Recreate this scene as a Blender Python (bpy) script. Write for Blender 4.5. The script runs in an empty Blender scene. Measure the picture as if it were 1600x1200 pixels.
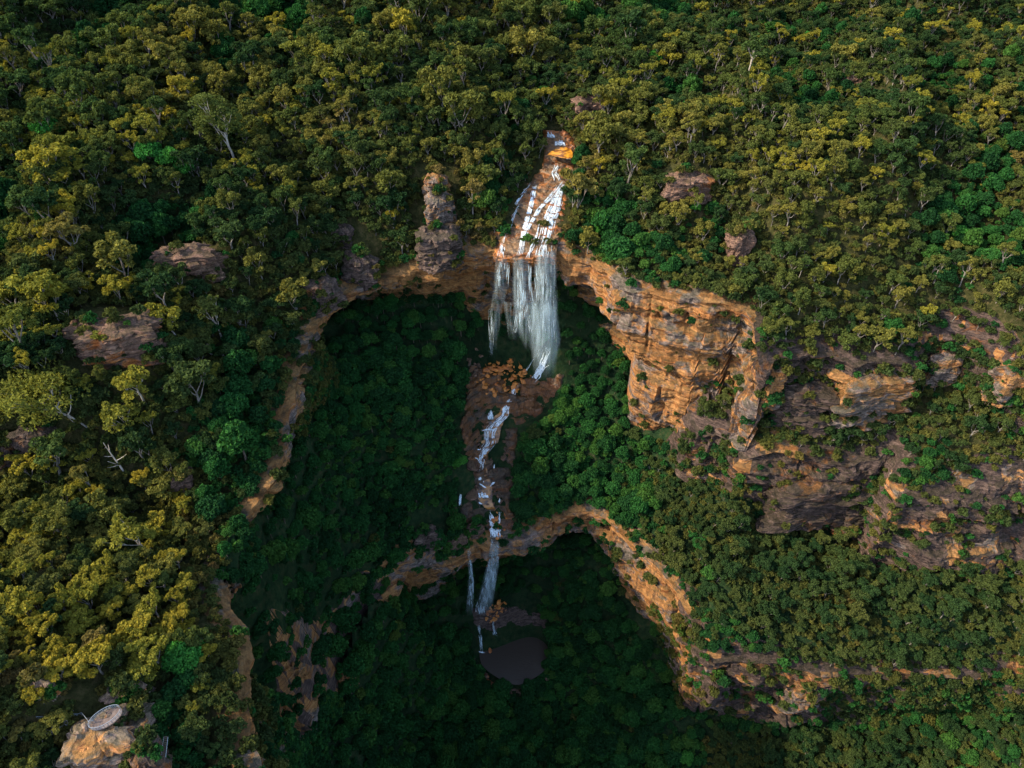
import bpy, math, random
import numpy as np
from mathutils import Vector, Matrix, Euler

# ------------------------------------------------------------------ camera, sky, sun
SC = bpy.context.scene
COL = SC.collection
CZ, PITCH, FPX = 280.0, 42.0, 1143.0
cam_d = bpy.data.cameras.new('camera')
cam_d.sensor_width = 36.0
cam_d.lens = 36.0 * FPX / 1600.0
cam_d.clip_start = 1.0
cam_d.clip_end = 12000.0
cam = bpy.data.objects.new('camera', cam_d)
cam.location = (0, 0, CZ)
cam.rotation_euler = (math.radians(90 - PITCH), 0, 0)
COL.objects.link(cam)
SC.camera = cam

SUN_EL, SUN_AZ = 38.0, 192.0        # azimuth: direction TO the sun, degrees counter-clockwise from +X
sun_dir = Vector((math.cos(math.radians(SUN_AZ)) * math.cos(math.radians(SUN_EL)),
                  math.sin(math.radians(SUN_AZ)) * math.cos(math.radians(SUN_EL)),
                  math.sin(math.radians(SUN_EL))))
W = bpy.data.worlds.new('World')
SC.world = W
W.use_nodes = True
wn = W.node_tree.nodes
wl = W.node_tree.links
sky = wn.new('ShaderNodeTexSky')
sky.sky_type = 'NISHITA'
sky.sun_disc = False
sky.sun_elevation = math.radians(SUN_EL)
sky.sun_rotation = math.radians(90 - SUN_AZ)
sky.air_density = 1.0
sky.dust_density = 1.5
bg = wn['Background']
bg.inputs['Strength'].default_value = 0.15
wl.new(sky.outputs[0], bg.inputs['Color'])
sun_d = bpy.data.lights.new('sun', 'SUN')
sun_d.energy = 2.5
sun_d.angle = math.radians(0.9)
sun_d.color = (1.0, 0.87, 0.64)
sun = bpy.data.objects.new('sun', sun_d)
sun.rotation_euler = sun_dir.to_track_quat('Z', 'Y').to_euler()
sun.location = (-300, -100, 500)
COL.objects.link(sun)
SC.view_settings.view_transform = 'Standard'
SC.view_settings.look = 'None'
SC.view_settings.gamma = 1.0
SC.view_settings.use_curve_mapping = False
SC.view_settings.exposure = 1.9
SC.cycles.max_bounces = 5
SC.cycles.diffuse_bounces = 3
SC.cycles.glossy_bounces = 2
SC.cycles.transmission_bounces = 4
SC.cycles.transparent_max_bounces = 16
SC.cycles.use_denoising = True

# ------------------------------------------------------------------ small maths
RNG = np.random.default_rng(7)
cp, sp = math.cos(math.radians(PITCH)), math.sin(math.radians(PITCH))

def ray(px, py):
    """direction of the sight line through a point of the 1600 x 1200 photograph"""
    a, b = px - 800.0, 600.0 - py
    return np.array([a, FPX * cp + b * sp, -FPX * sp + b * cp])

def at(px, py, z):
    d = ray(px, py)
    t = (z - CZ) / d[2]
    return (d[0] * t, d[1] * t)

def to_px(x, y, z):
    dz = z - CZ
    dep = y * cp - dz * sp
    up = y * sp + dz * cp
    return 800 + FPX * x / dep, 600 - FPX * up / dep, dep

def _hash(ix, iy, iz, seed):
    h = (ix * 374761393 + iy * 668265263 + iz * 2147483647 + seed * 974634777) & 0xffffffff
    h = ((h ^ (h >> 13)) * 1274126177) & 0xffffffff
    h = h ^ (h >> 16)
    return (h & 0xffff) / 65535.0

def vnoise(x, y, z=0.0, seed=0):
    x, y, z = np.broadcast_arrays(np.asarray(x, float), np.asarray(y, float), np.asarray(z, float))
    ix, iy, iz = np.floor(x).astype(np.int64), np.floor(y).astype(np.int64), np.floor(z).astype(np.int64)
    fx, fy, fz = x - ix, y - iy, z - iz
    fx, fy, fz = fx*fx*(3-2*fx), fy*fy*(3-2*fy), fz*fz*(3-2*fz)
    r = 0.0
    for dx in (0, 1):
        wx = fx if dx else 1 - fx
        for dy in (0, 1):
            wy = fy if dy else 1 - fy
            for dz in (0, 1):
                wz = fz if dz else 1 - fz
                r = r + wx * wy * wz * _hash(ix + dx, iy + dy, iz + dz, seed)
    return r * 2 - 1

def fbm(x, y, z=0.0, seed=0, octs=4, gain=0.5):
    a, s, r = 1.0, 0.0, 0.0
    for k in range(octs):
        f = 2.0 ** k
        r = r + a * vnoise(np.asarray(x) * f + 17.3 * k, np.asarray(y) * f + 5.1 * k, np.asarray(z) * f, seed + k)
        s += a
        a *= gain
    return r / s

def smooth(a, b, x):
    t = np.clip((np.asarray(x, float) - a) / (b - a), 0, 1)
    return t * t * (3 - 2 * t)

def catmull(pts, step):
    p = np.asarray(pts, float)
    p = np.vstack([2 * p[0] - p[1], p, 2 * p[-1] - p[-2]])
    out = []
    for i in range(1, len(p) - 2):
        a, b, c, d = p[i-1], p[i], p[i+1], p[i+2]
        n = max(2, int(np.linalg.norm(c[:2] - b[:2]) / step))
        t = np.linspace(0, 1, n, endpoint=False)[:, None]
        out.append(0.5 * ((2*b) + (-a + c) * t + (2*a - 5*b + 4*c - d) * t**2 + (-a + 3*b - 3*c + d) * t**3))
    out.append(p[-2][None])
    return np.vstack(out)

class RBF:
    def __init__(self, pts, c=9.0, lam=0.3):
        p = np.array(pts, float)
        self.p, self.c = p[:, :2], c
        n = len(p)
        r = np.sqrt(((self.p[:, None] - self.p[None]) ** 2).sum(-1) + c * c)
        A = np.zeros((n + 1, n + 1))
        A[:n, :n] = r - np.eye(n) * lam
        A[:n, n] = A[n, :n] = 1
        self.w = np.linalg.solve(A, np.append(p[:, 2], 0))
    def __call__(self, x, y):
        x, y = np.asarray(x, float), np.asarray(y, float)
        sh = x.shape
        x, y = x.ravel(), y.ravel()
        out = np.empty(len(x))
        for i in range(0, len(x), 20000):
            s = slice(i, i + 20000)
            r = np.sqrt((x[s, None] - self.p[None, :, 0]) ** 2 + (y[s, None] - self.p[None, :, 1]) ** 2 + self.c ** 2)
            out[s] = r @ self.w[:-1] + self.w[-1]
        return out.reshape(sh)

def sdist(poly, x, y):
    """signed distance to a closed polygon, positive inside"""
    sh = np.shape(x)
    x, y = np.ravel(x), np.ravel(y)
    a = poly
    b = np.roll(poly, -1, 0)
    out = np.empty(len(x))
    for i in range(0, len(x), 12000):
        X, Y = x[i:i+12000, None], y[i:i+12000, None]
        ex, ey = (b - a)[:, 0], (b - a)[:, 1]
        wx, wy = X - a[:, 0], Y - a[:, 1]
        t = np.clip((wx * ex + wy * ey) / (ex * ex + ey * ey + 1e-9), 0, 1)
        d2 = (wx - ex * t) ** 2 + (wy - ey * t) ** 2
        cr = ((a[:, 1] > Y) != (b[:, 1] > Y)) & (X < ex * (Y - a[:, 1]) / (ey + 1e-12) + a[:, 0])
        ins = cr.sum(1) % 2 == 1
        out[i:i+12000] = np.sqrt(d2.min(1)) * np.where(ins, 1, -1)
    return out.reshape(sh)

# ------------------------------------------------------------------ object helpers
def mesh_from(name, verts, faces, mats=(), smooth_shade=False, midx=None):
    me = bpy.data.meshes.new(name)
    verts = np.ascontiguousarray(verts, dtype=np.float32)
    faces = np.ascontiguousarray(faces, dtype=np.int32)
    k = faces.shape[1]
    me.vertices.add(len(verts)); me.vertices.foreach_set('co', verts.ravel())
    me.loops.add(faces.size); me.loops.foreach_set('vertex_index', faces.ravel())
    me.polygons.add(len(faces))
    me.polygons.foreach_set('loop_start', np.arange(0, faces.size, k, dtype=np.int32))
    me.polygons.foreach_set('loop_total', np.full(len(faces), k, dtype=np.int32))
    if midx is not None:
        me.polygons.foreach_set('material_index', np.ascontiguousarray(midx, dtype=np.int32))
    me.polygons.foreach_set('use_smooth', np.full(len(faces), smooth_shade, dtype=bool))
    for m in mats:
        me.materials.append(m)
    me.update(calc_edges=True)
    return me

def link(name, data, parent=None, loc=(0, 0, 0), rz=0.0, sc=None):
    o = bpy.data.objects.new(name, data)
    o.location = loc
    o.rotation_euler = (0, 0, rz)
    if sc is not None:
        o.scale = (sc, sc, sc) if np.isscalar(sc) else sc
    if parent is not None:
        o.parent = parent
    COL.objects.link(o)
    return o

def tag(o, label=None, cat=None, group=None, kind=None):
    if label: o['label'] = label
    if cat: o['category'] = cat
    if group: o['group'] = group
    if kind: o['kind'] = kind
    return o

def grid_faces(nu, nv, keep=None, off=0):
    i = np.arange(nu * nv).reshape(nu, nv) + off
    f = np.stack([i[:-1, :-1], i[1:, :-1], i[1:, 1:], i[:-1, 1:]], -1).reshape(-1, 4)
    if keep is not None:
        k = (keep[:-1, :-1] & keep[1:, :-1] & keep[1:, 1:] & keep[:-1, 1:]).ravel()
        f = f[k]
    return f

def ribbon_tube(path, rad, n=6):
    """tube along a path (m,3) with radii (m,)"""
    path = np.asarray(path, float); m = len(path)
    tan = np.gradient(path, axis=0)
    tan /= np.linalg.norm(tan, axis=1)[:, None] + 1e-9
    ref = np.where(np.abs(tan[:, 2:3]) > 0.9, np.array([[1.0, 0, 0]]), np.array([[0, 0, 1.0]]))
    a = np.cross(tan, ref); a /= np.linalg.norm(a, axis=1)[:, None] + 1e-9
    b = np.cross(tan, a)
    th = np.linspace(0, 2 * np.pi, n, endpoint=False)
    v = path[:, None] + (a[:, None] * np.cos(th)[None, :, None] + b[:, None] * np.sin(th)[None, :, None]) * np.asarray(rad)[:, None, None]
    v = v.reshape(-1, 3)
    f = []
    for i in range(m - 1):
        for j in range(n):
            k = (j + 1) % n
            f.append((i*n + j, i*n + k, (i+1)*n + k, (i+1)*n + j))
    return v, np.array(f)

class MB:
    def __init__(self): self.v, self.f, self.m, self.a, self.n = [], [], [], [], 0
    def add(self, v, f, mi=0, dens=None):
        self.a.append(np.ones(len(v)) if dens is None else dens)
        self.v.append(np.asarray(v, float)); self.f.append(np.asarray(f) + self.n)
        self.m.append(np.full(len(f), mi)); self.n += len(v)
    def mesh(self, name, mats, sm=False):
        me = mesh_from(name, np.vstack(self.v), np.vstack(self.f), mats, sm, np.concatenate(self.m))
        if mats[0] in (M_WHITE, M_STREAM, M_VEIL):
            a = me.attributes.new('dens', 'FLOAT', 'POINT'); a.data.foreach_set('value', np.concatenate(self.a).astype(np.float32))
        return me

# ------------------------------------------------------------------ materials
def new_mat(name):
    m = bpy.data.materials.new(name)
    m.use_nodes = True
    nt = m.node_tree
    for n in list(nt.nodes):
        nt.nodes.remove(n)
    out = nt.nodes.new('ShaderNodeOutputMaterial')
    def N(t, **kw):
        n = nt.nodes.new(t)
        for k, v in kw.items():
            if k in n.inputs.keys() if isinstance(k, str) else False:
                n.inputs[k].default_value = v
            else:
                setattr(n, k, v)
        return n
    def L(a, b): nt.links.new(a, b)
    return m, nt, N, L, out

def ramp(N, stops, interp='LINEAR'):
    r = N('ShaderNodeValToRGB')
    cr = r.color_ramp
    cr.interpolation = interp
    while len(cr.elements) < len(stops):
        cr.elements.new(0.5)
    for e, (p, c) in zip(cr.elements, stops):
        e.position = p
        e.color = (*c, 1) if len(c) == 3 else c
    return r

def mixc(N, L, fac, a, b, mode='MIX'):
    n = N('ShaderNodeMix', data_type='RGBA', blend_type=mode)
    for s, v in ((n.inputs[0], fac), (n.inputs[6], a), (n.inputs[7], b)):
        if hasattr(v, 'is_output'): L(v, s)
        elif isinstance(v, (int, float)): s.default_value = v
        else: s.default_value = (*v, 1)
    return n.outputs[2]

def mathn(N, L, op, a, b=None, clamp=False):
    n = N('ShaderNodeMath', operation=op, use_clamp=clamp)
    for s, v in ((n.inputs[0], a), (n.inputs[1], b)):
        if v is None: continue
        if hasattr(v, 'is_output'): L(v, s)
        else: s.default_value = v
    return n.outputs[0]

def noise_tex(N, L, vec, scale, detail=4, rough=0.55, dist=0.0):
    n = N('ShaderNodeTexNoise')
    n.inputs['Scale'].default_value = scale
    n.inputs['Detail'].default_value = detail
    n.inputs['Roughness'].default_value = rough
    n.inputs['Distortion'].default_value = dist
    L(vec, n.inputs['Vector'])
    return n.outputs['Fac']

def mapping(N, L, vec, scale, loc=(0, 0, 0)):
    m = N('ShaderNodeMapping')
    m.inputs['Scale'].default_value = scale
    m.inputs['Location'].default_value = loc
    L(vec, m.inputs['Vector'])
    return m.outputs[0]

def rock_material(name, orange=0.5, dark=0.5, wet=False, tint=(1, 1, 1), moss=0.5):
    """bedded sandstone: iron-orange, cream and lichen-grey patches, thin beds, run-off streaks"""
    m, nt, N, L, out = new_mat(name)
    g = N('ShaderNodeNewGeometry')
    pos = g.outputs['Position']
    bed_v = mapping(N, L, pos, (0.03, 0.03, 0.85))
    beds = noise_tex(N, L, bed_v, 1.0, 6, 0.65, 0.08)
    fine = noise_tex(N, L, mapping(N, L, pos, (0.35, 0.35, 2.0)), 1.0, 6, 0.72, 0.1)
    patch = noise_tex(N, L, mapping(N, L, pos, (0.045, 0.045, 0.07), (3, 1, 7)), 1.0, 5, 0.6, 0.6)
    streak = noise_tex(N, L, mapping(N, L, pos, (0.5, 0.5, 0.035)), 1.0, 5, 0.65)
    grain = noise_tex(N, L, pos, 1.7, 5, 0.7)
    warm = ramp(N, [(0.25, (0.09, 0.035, 0.015)), (0.42, (0.27, 0.105, 0.032)), (0.55, (0.40, 0.20, 0.075)), (0.68, (0.30, 0.13, 0.045)), (0.85, (0.46, 0.31, 0.17))])
    L(beds, warm.inputs[0])
    grey = ramp(N, [(0.25, (0.05, 0.042, 0.042)), (0.45, (0.13, 0.10, 0.09)), (0.62, (0.22, 0.17, 0.145)), (0.8, (0.34, 0.27, 0.22))])
    L(fine, grey.inputs[0])
    pfine = noise_tex(N, L, mapping(N, L, pos, (0.16, 0.16, 0.32), (9, 2, 4)), 1.0, 6, 0.65, 0.8)
    patch = mathn(N, L, 'ADD', mathn(N, L, 'MULTIPLY', patch, 0.5), mathn(N, L, 'MULTIPLY', pfine, 0.5))
    pf = ramp(N, [(0.5 + (orange - 0.5) * 0.28 - 0.025, (0, 0, 0)), (0.5 + (orange - 0.5) * 0.28 + 0.03, (1, 1, 1))])
    L(patch, pf.inputs[0])
    c = mixc(N, L, pf.outputs[0], warm.outputs[0], grey.outputs[0])
    fr = ramp(N, [(0.36, (0.28, 0.25, 0.24)), (0.46, (0.8, 0.78, 0.76)), (0.62, (1.12, 1.1, 1.06))])  # darkens hollows of the bump noise, crevice shade put into the colour
    L(fine, fr.inputs[0])
    c = mixc(N, L, 0.8, c, fr.outputs[0], 'MULTIPLY')
    sr = ramp(N, [(0.5, (0, 0, 0)), (0.66, (1, 1, 1))])
    L(streak, sr.inputs[0])
    c = mixc(N, L, mathn(N, L, 'MULTIPLY', sr.outputs[0], dark), c, (0.035, 0.028, 0.026))
    gr = ramp(N, [(0.3, (0.6, 0.6, 0.6)), (0.7, (1.2, 1.2, 1.2))])
    L(grain, gr.inputs[0])
    c = mixc(N, L, 0.7, c, gr.outputs[0], 'MULTIPLY')
    # lichen, moss and low scrub hold on where the face is flat enough
    sep = N('ShaderNodeSeparateXYZ'); L(g.outputs['Normal'], sep.inputs[0])
    mn = noise_tex(N, L, pos, 0.35, 5, 0.65)
    up = mathn(N, L, 'ADD', sep.outputs[2], mathn(N, L, 'MULTIPLY', mathn(N, L, 'SUBTRACT', mn, 0.5), 1.6))
    mr = ramp(N, [(0.62, (0, 0, 0)), (0.8, (1, 1, 1))])
    L(up, mr.inputs[0])
    mg = ramp(N, [(0.35, (0.018, 0.026, 0.010)), (0.65, (0.06, 0.058, 0.022))])
    L(grain, mg.inputs[0])
    c = mixc(N, L, mathn(N, L, 'MULTIPLY', mr.outputs[0], moss), c, mg.outputs[0])
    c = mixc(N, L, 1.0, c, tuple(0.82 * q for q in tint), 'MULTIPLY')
    b = N('ShaderNodeBsdfPrincipled')
    L(c, b.inputs['Base Color'])
    b.inputs['Roughness'].default_value = 0.28 if wet else 0.9
    b.inputs['Specular IOR Level'].default_value = 0.6 if wet else 0.15
    bump = N('ShaderNodeBump')
    bump.inputs['Strength'].default_value = 0.9
    bump.inputs['Distance'].default_value = 0.5
    h = mathn(N, L, 'ADD', mathn(N, L, 'MULTIPLY', fine, 1.2), grain)
    L(h, bump.inputs['Height'])
    L(bump.outputs[0], b.inputs['Normal'])
    L(b.outputs[0], out.inputs[0])
    return m

M_CLIFF = rock_material('sandstone_cliff', orange=0.50, dark=0.55)
M_WARM = rock_material('iron_sandstone', orange=0.62, dark=0.6, moss=0.4)
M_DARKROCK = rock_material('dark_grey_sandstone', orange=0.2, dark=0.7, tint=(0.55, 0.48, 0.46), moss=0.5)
M_GREYROCK = rock_material('weathered_sandstone', orange=0.12, dark=0.7, tint=(0.72, 0.64, 0.62))
M_WET = rock_material('wet_sandstone', orange=0.85, dark=0.6, wet=True, tint=(1.0, 0.85, 0.5), moss=0.12)
M_PINK = rock_material('pink_sandstone', orange=0.2, dark=0.3, tint=(1.1, 0.85, 0.72), moss=0.5)
M_PALE = rock_material('pale_sandstone', orange=0.2, dark=0.4, tint=(1.75, 1.6, 1.45), moss=0.5)
M_BED = rock_material('stream_bed_rock', orange=0.5, dark=0.5, wet=True, tint=(0.55, 0.44, 0.30), moss=0.5)

def ground_material(name, c0, c1, c2):
    m, nt, N, L, out = new_mat(name)
    g = N('ShaderNodeNewGeometry')
    pos = g.outputs['Position']
    n1 = noise_tex(N, L, pos, 0.5, 6, 0.7)
    n2 = noise_tex(N, L, pos, 0.05, 4, 0.6)
    r = ramp(N, [(0.32, c0), (0.5, c1), (0.68, c2)])
    L(n1, r.inputs[0])
    r2 = ramp(N, [(0.35, (0.55, 0.6, 0.6)), (0.65, (1.15, 1.1, 1.0))])
    L(n2, r2.inputs[0])
    c = mixc(N, L, 1.0, r.outputs[0], r2.outputs[0], 'MULTIPLY')
    b = N('ShaderNodeBsdfDiffuse')
    L(c, b.inputs[0])
    bump = N('ShaderNodeBump'); bump.inputs['Distance'].default_value = 0.8
    L(n1, bump.inputs['Height']); L(bump.outputs[0], b.inputs['Normal'])
    L(b.outputs[0], out.inputs[0])
    return m
M_GROUND_DRY = ground_material('heath_ground', (0.016, 0.018, 0.008), (0.035, 0.036, 0.014), (0.075, 0.058, 0.028))
M_GROUND_WET = ground_material('gully_ground', (0.008, 0.016, 0.009), (0.014, 0.030, 0.013), (0.035, 0.036, 0.018))

def leaf_material(name, stops, patch_scale=0.02, trans=0.3, patch=0.5):
    m, nt, N, L, out = new_mat(name)
    oi = N('ShaderNodeObjectInfo')
    g = N('ShaderNodeNewGeometry')
    pn = noise_tex(N, L, oi.outputs['Location'], patch_scale, 3, 0.5)
    f = mathn(N, L, 'ADD', mathn(N, L, 'MULTIPLY', oi.outputs['Random'], 1 - patch),
              mathn(N, L, 'MULTIPLY', mathn(N, L, 'MULTIPLY_ADD', pn, 2.0), patch))
    # stretch the patch noise about its middle
    f = mathn(N, L, 'ADD', mathn(N, L, 'MULTIPLY', oi.outputs['Random'], 1 - patch),
              mathn(N, L, 'MULTIPLY', mathn(N, L, 'ADD', mathn(N, L, 'MULTIPLY', pn, 2.6), -0.8), patch))
    r = ramp(N, stops)
    L(f, r.inputs[0])
    isl = g.outputs['Random Per Island']
    ir = ramp(N, [(0.0, (0.62, 0.64, 0.66)), (0.7, (1.05, 1.05, 1.0)), (1.0, (1.35, 1.28, 1.0))])
    L(isl, ir.inputs[0])
    c = mixc(N, L, 1.0, r.outputs[0], ir.outputs[0], 'MULTIPLY')
    d = N('ShaderNodeBsdfDiffuse'); L(c, d.inputs[0])
    t = N('ShaderNodeBsdfTranslucent'); L(mixc(N, L, 1.0, c, (1.15, 1.1, 0.6), 'MULTIPLY'), t.inputs[0])
    mx = N('ShaderNodeMixShader'); mx.inputs[0].default_value = trans
    L(d.outputs[0], mx.inputs[1]); L(t.outputs[0], mx.inputs[2])
    L(mx.outputs[0], out.inputs[0])
    return m
M_GUM = leaf_material('gum_leaves', [(0.0, (0.020, 0.050, 0.020)), (0.3, (0.044, 0.074, 0.022)), (0.55, (0.098, 0.106, 0.026)),
                                     (0.8, (0.146, 0.134, 0.031)), (1.0, (0.152, 0.108, 0.040))])
M_OLIVE = leaf_material('olive_shade_leaves', [(0.0, (0.013, 0.036, 0.015)), (0.4, (0.027, 0.053, 0.019)), (0.75, (0.054, 0.072, 0.022)), (1.0, (0.085, 0.089, 0.026))], patch=0.3)  # dark olive crown variety, also standing in for cloud shade at right
M_YELLOW = leaf_material('golden_gum_leaves', [(0.0, (0.091, 0.108, 0.024)), (0.5, (0.177, 0.166, 0.026)), (1.0, (0.268, 0.204, 0.026))])
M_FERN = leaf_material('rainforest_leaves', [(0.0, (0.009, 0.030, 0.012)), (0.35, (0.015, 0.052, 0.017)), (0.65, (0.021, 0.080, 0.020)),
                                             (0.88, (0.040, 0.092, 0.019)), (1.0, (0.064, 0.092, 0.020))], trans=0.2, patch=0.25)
M_BRIGHT = leaf_material('bright_green_leaves', [(0.0, (0.03, 0.14, 0.03)), (1.0, (0.06, 0.19, 0.03))], trans=0.25)
M_SHRUB = leaf_material('scrub_leaves', [(0.0, (0.022, 0.043, 0.018)), (0.4, (0.043, 0.062, 0.020)), (0.75, (0.085, 0.084, 0.022)), (1.0, (0.122, 0.084, 0.033))])

def bark_material(name, a, b_):
    m, nt, N, L, out = new_mat(name)
    g = N('ShaderNodeNewGeometry')
    n = noise_tex(N, L, mapping(N, L, g.outputs['Position'], (1.2, 1.2, 0.25)), 1.0, 4, 0.7)
    r = ramp(N, [(0.35, a), (0.62, b_)])
    L(n, r.inputs[0])
    b = N('ShaderNodeBsdfDiffuse'); L(r.outputs[0], b.inputs[0]); L(b.outputs[0], out.inputs[0])
    return m
M_BARK = bark_material('gum_bark', (0.07, 0.06, 0.048), (0.20, 0.175, 0.15))
M_WHITEBARK = bark_material('white_gum_bark', (0.16, 0.13, 0.10), (0.36, 0.32, 0.27))
M_BARKD = bark_material('dark_bark', (0.03, 0.024, 0.018), (0.10, 0.08, 0.06))

def water_mat(name, lo, hi, scale, color=(0.86, 0.93, 0.97), alpha=1.0):
    m, nt, N, L, out = new_mat(name)
    g = N('ShaderNodeNewGeometry')
    n = noise_tex(N, L, mapping(N, L, g.outputs['Position'], scale), 1.0, 5, 0.62, 0.3)
    r = ramp(N, [(lo, (0, 0, 0)), (hi, (alpha, alpha, alpha))])
    L(n, r.inputs[0])
    at_ = N('ShaderNodeAttribute', attribute_name='dens')
    dens = mathn(N, L, 'MULTIPLY', r.outputs[0], at_.outputs['Fac'])
    d = N('ShaderNodeBsdfDiffuse'); d.inputs[0].default_value = (*color, 1)
    t2 = N('ShaderNodeBsdfTranslucent'); t2.inputs[0].default_value = (*color, 1)
    m1 = N('ShaderNodeMixShader'); m1.inputs[0].default_value = 0.4
    L(d.outputs[0], m1.inputs[1]); L(t2.outputs[0], m1.inputs[2])
    t = N('ShaderNodeBsdfTransparent')
    mx = N('ShaderNodeMixShader')
    L(dens, mx.inputs[0]); L(t.outputs[0], mx.inputs[1]); L(m1.outputs[0], mx.inputs[2])
    L(mx.outputs[0], out.inputs[0])
    return m
M_WHITE = water_mat('white_water', 0.28, 0.56, (1.1, 1.1, 0.5), alpha=0.9)
M_STREAM = water_mat('falling_water', 0.44, 0.62, (1.5, 1.5, 0.2), color=(0.72, 0.82, 0.86), alpha=0.62)
M_VEIL = water_mat('water_veil', 0.36, 0.8, (0.8, 0.8, 0.07), color=(0.62, 0.75, 0.78), alpha=0.34)

# ------------------------------------------------------------------ the lie of the land
# four shelves: plateau, right ledge, middle bench, gorge floor; each is a smooth surface through known heights
def AP(px, py, z): x, y = at(px, py, z); return (x, y, z)

RIM_A = [AP(*q) for q in [
    (405, 1330, 118), (400, 1200, 120), (392, 1100, 121), (384, 1010, 121), (366, 940, 119), (362, 895, 118),
    (380, 845, 117), (405, 790, 118), (434, 710, 121), (446, 655, 123), (462, 600, 126), (492, 540, 128), (522, 485, 131),
    (560, 452, 133), (640, 425, 136), (735, 398, 140), (772, 396, 140), (868, 396, 140), (925, 420, 138),
    (970, 452, 138), (1000, 462, 138), (1032, 456, 140), (1072, 466, 141), (1118, 474, 141), (1158, 488, 139), (1180, 512, 136),
    (1186, 520, 137), (1196, 575, 128), (1215, 560, 129), (1285, 562, 127), (1330, 572, 126), (1418, 574, 125), (1436, 600, 121), (1440, 570, 124),
    (1462, 545, 127), (1530, 560, 127), (1590, 600, 124), (1660, 610, 124), (1760, 600, 126), (1900, 600, 126)]]
RIM_A.append((420.0, RIM_A[-1][1], 126))
RIM_C = [AP(1150, 560, 122), AP(1085, 640, 97), AP(1110, 668, 94), AP(1150, 690, 93), AP(1175, 712, 92), AP(1290, 716, 93), AP(1385, 700, 96), AP(1402, 720, 95), AP(1392, 790, 86),
         AP(1400, 800, 85), AP(1440, 782, 88), AP(1520, 752, 92), AP(1620, 735, 95), AP(1760, 720, 98), AP(1900, 720, 98)]
RIM_C.append((420.0, RIM_C[-1][1], 98))
RIM_B = [AP(*q) for q in [
    (495, 1330, 14), (508, 1200, 20), (522, 1120, 25), (545, 1035, 31), (580, 965, 38), (620, 915, 42), (690, 868, 44), (745, 848, 44),
    (770, 846, 44), (830, 826, 47), (905, 796, 54), (955, 812, 54), (1000, 850, 53), (1040, 900, 51), (1075, 955, 48), (1090, 990, 46),
    (1085, 1025, 42), (1150, 1045, 40), (1230, 1050, 40), (1290, 1055, 38), (1380, 1055, 36), (1500, 1060, 34), (1640, 1075, 32), (1900, 1100, 30)]]

RIM_B.append((420.0, RIM_B[-1][1], 30))
S2_PTS = RIM_A + [AP(*q) for q in [
    # creek and cascade
    (862, 205, 163.5), (840, 190, 165), (875, 235, 160), (870, 290, 152.5), (830, 290, 153), (800, 330, 149), (876, 335, 148.5), (790, 370, 144.5), (872, 370, 144.5),
    # slopes left of the fall
    (740, 300, 153), (760, 220, 164), (700, 200, 168), (700, 330, 151), (650, 380, 142), (560, 400, 139), (560, 330, 149), (600, 260, 160),
    (520, 430, 137), (480, 420, 145), (500, 340, 148), (450, 300, 150), (400, 260, 156), (330, 220, 163), (450, 200, 165), (560, 200, 167),
    (300, 100, 177), (100, 120, 176), (550, 100, 178), (800, 110, 174), (450, 30, 186), (200, 30, 187), (700, 20, 187), (-50, 60, 184), (-100, 150, 175), (0, 190, 169),
    # left spur, crest falling to the rim
    (480, 385, 149), (380, 330, 158), (260, 285, 163), (130, 250, 166), (0, 225, 169), (-150, 210, 172),
    (420, 470, 140), (380, 560, 131), (320, 400, 154), (200, 400, 155), (60, 400, 156), (-100, 400, 157),
    (300, 500, 144), (150, 500, 147), (0, 520, 146), (-150, 540, 145), (350, 640, 127), (250, 640, 133), (100, 640, 137), (-60, 680, 135),
    (300, 760, 118), (180, 760, 118), (60, 770, 116), (-80, 800, 115), (240, 845, 112), (100, 855, 112), (-60, 900, 114),
    # knob with the lookout
    (200, 905, 124), (300, 900, 121), (60, 930, 124), (200, 1000, 128), (320, 1000, 125), (60, 1020, 129), (-80, 1050, 130), (340, 1110, 123), (240, 1090, 128),
    (150, 1100, 131), (60, 1130, 129), (-80, 1180, 128), (150, 1180, 124), (60, 1220, 122), (240, 1200, 122), (320, 1220, 120), (200, 1330, 116), (0, 1330, 118),
    # right of the fall
    (920, 330, 149), (950, 380, 142), (930, 270, 158), (990, 330, 152), (1020, 400, 147), (1000, 250, 162), (930, 220, 163), (1080, 380, 149), (1080, 300, 158),
    (1160, 370, 152), (1160, 250, 166), (1250, 430, 146), (1350, 470, 141), (1450, 480, 139), (1550, 500, 139), (1650, 520, 139), (1250, 500, 137), (1350, 530, 132),
    (1250, 330, 159), (1400, 350, 157), (1550, 350, 158), (1700, 350, 158), (930, 150, 169), (960, 60, 180), (1050, 90, 176),
    (1170, 150, 178), (1300, 142, 180), (1450, 122, 183), (1600, 112, 185), (1750, 105, 187), (1000, 180, 168), (1080, 180, 172),
    (1300, 220, 172), (1500, 220, 173), (1700, 220, 174)]]
S2_PTS += [(120, 345, 167), (190, 360, 167), (270, 375, 168), (340, 390, 170),
           (60, 400, 184), (140, 430, 193), (240, 450, 198), (340, 470, 200), (-60, 420, 194), (-200, 420, 196),
           (40, 480, 196), (180, 520, 208), (330, 560, 212), (-200, 500, 200), (-400, 400, 196), (-400, 250, 178),
           (500, 400, 185), (480, 250, 168), (500, 150, 150), (0, 700, 212), (400, 750, 225), (-400, 750, 210), (-400, 80, 148), (-300, 100, 143)]
S15_PTS = RIM_C[1:] + [AP(*q) for q in [(1130, 640, 101), (1200, 640, 104), (1290, 650, 103), (1380, 650, 104), (1400, 700, 98), (1440, 700, 100), (1500, 650, 108),
           (1560, 700, 102), (1450, 620, 110), (1600, 640, 110), (1700, 650, 110), (1900, 660, 110), (1120, 560, 112), (1250, 590, 110)]]
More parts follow.
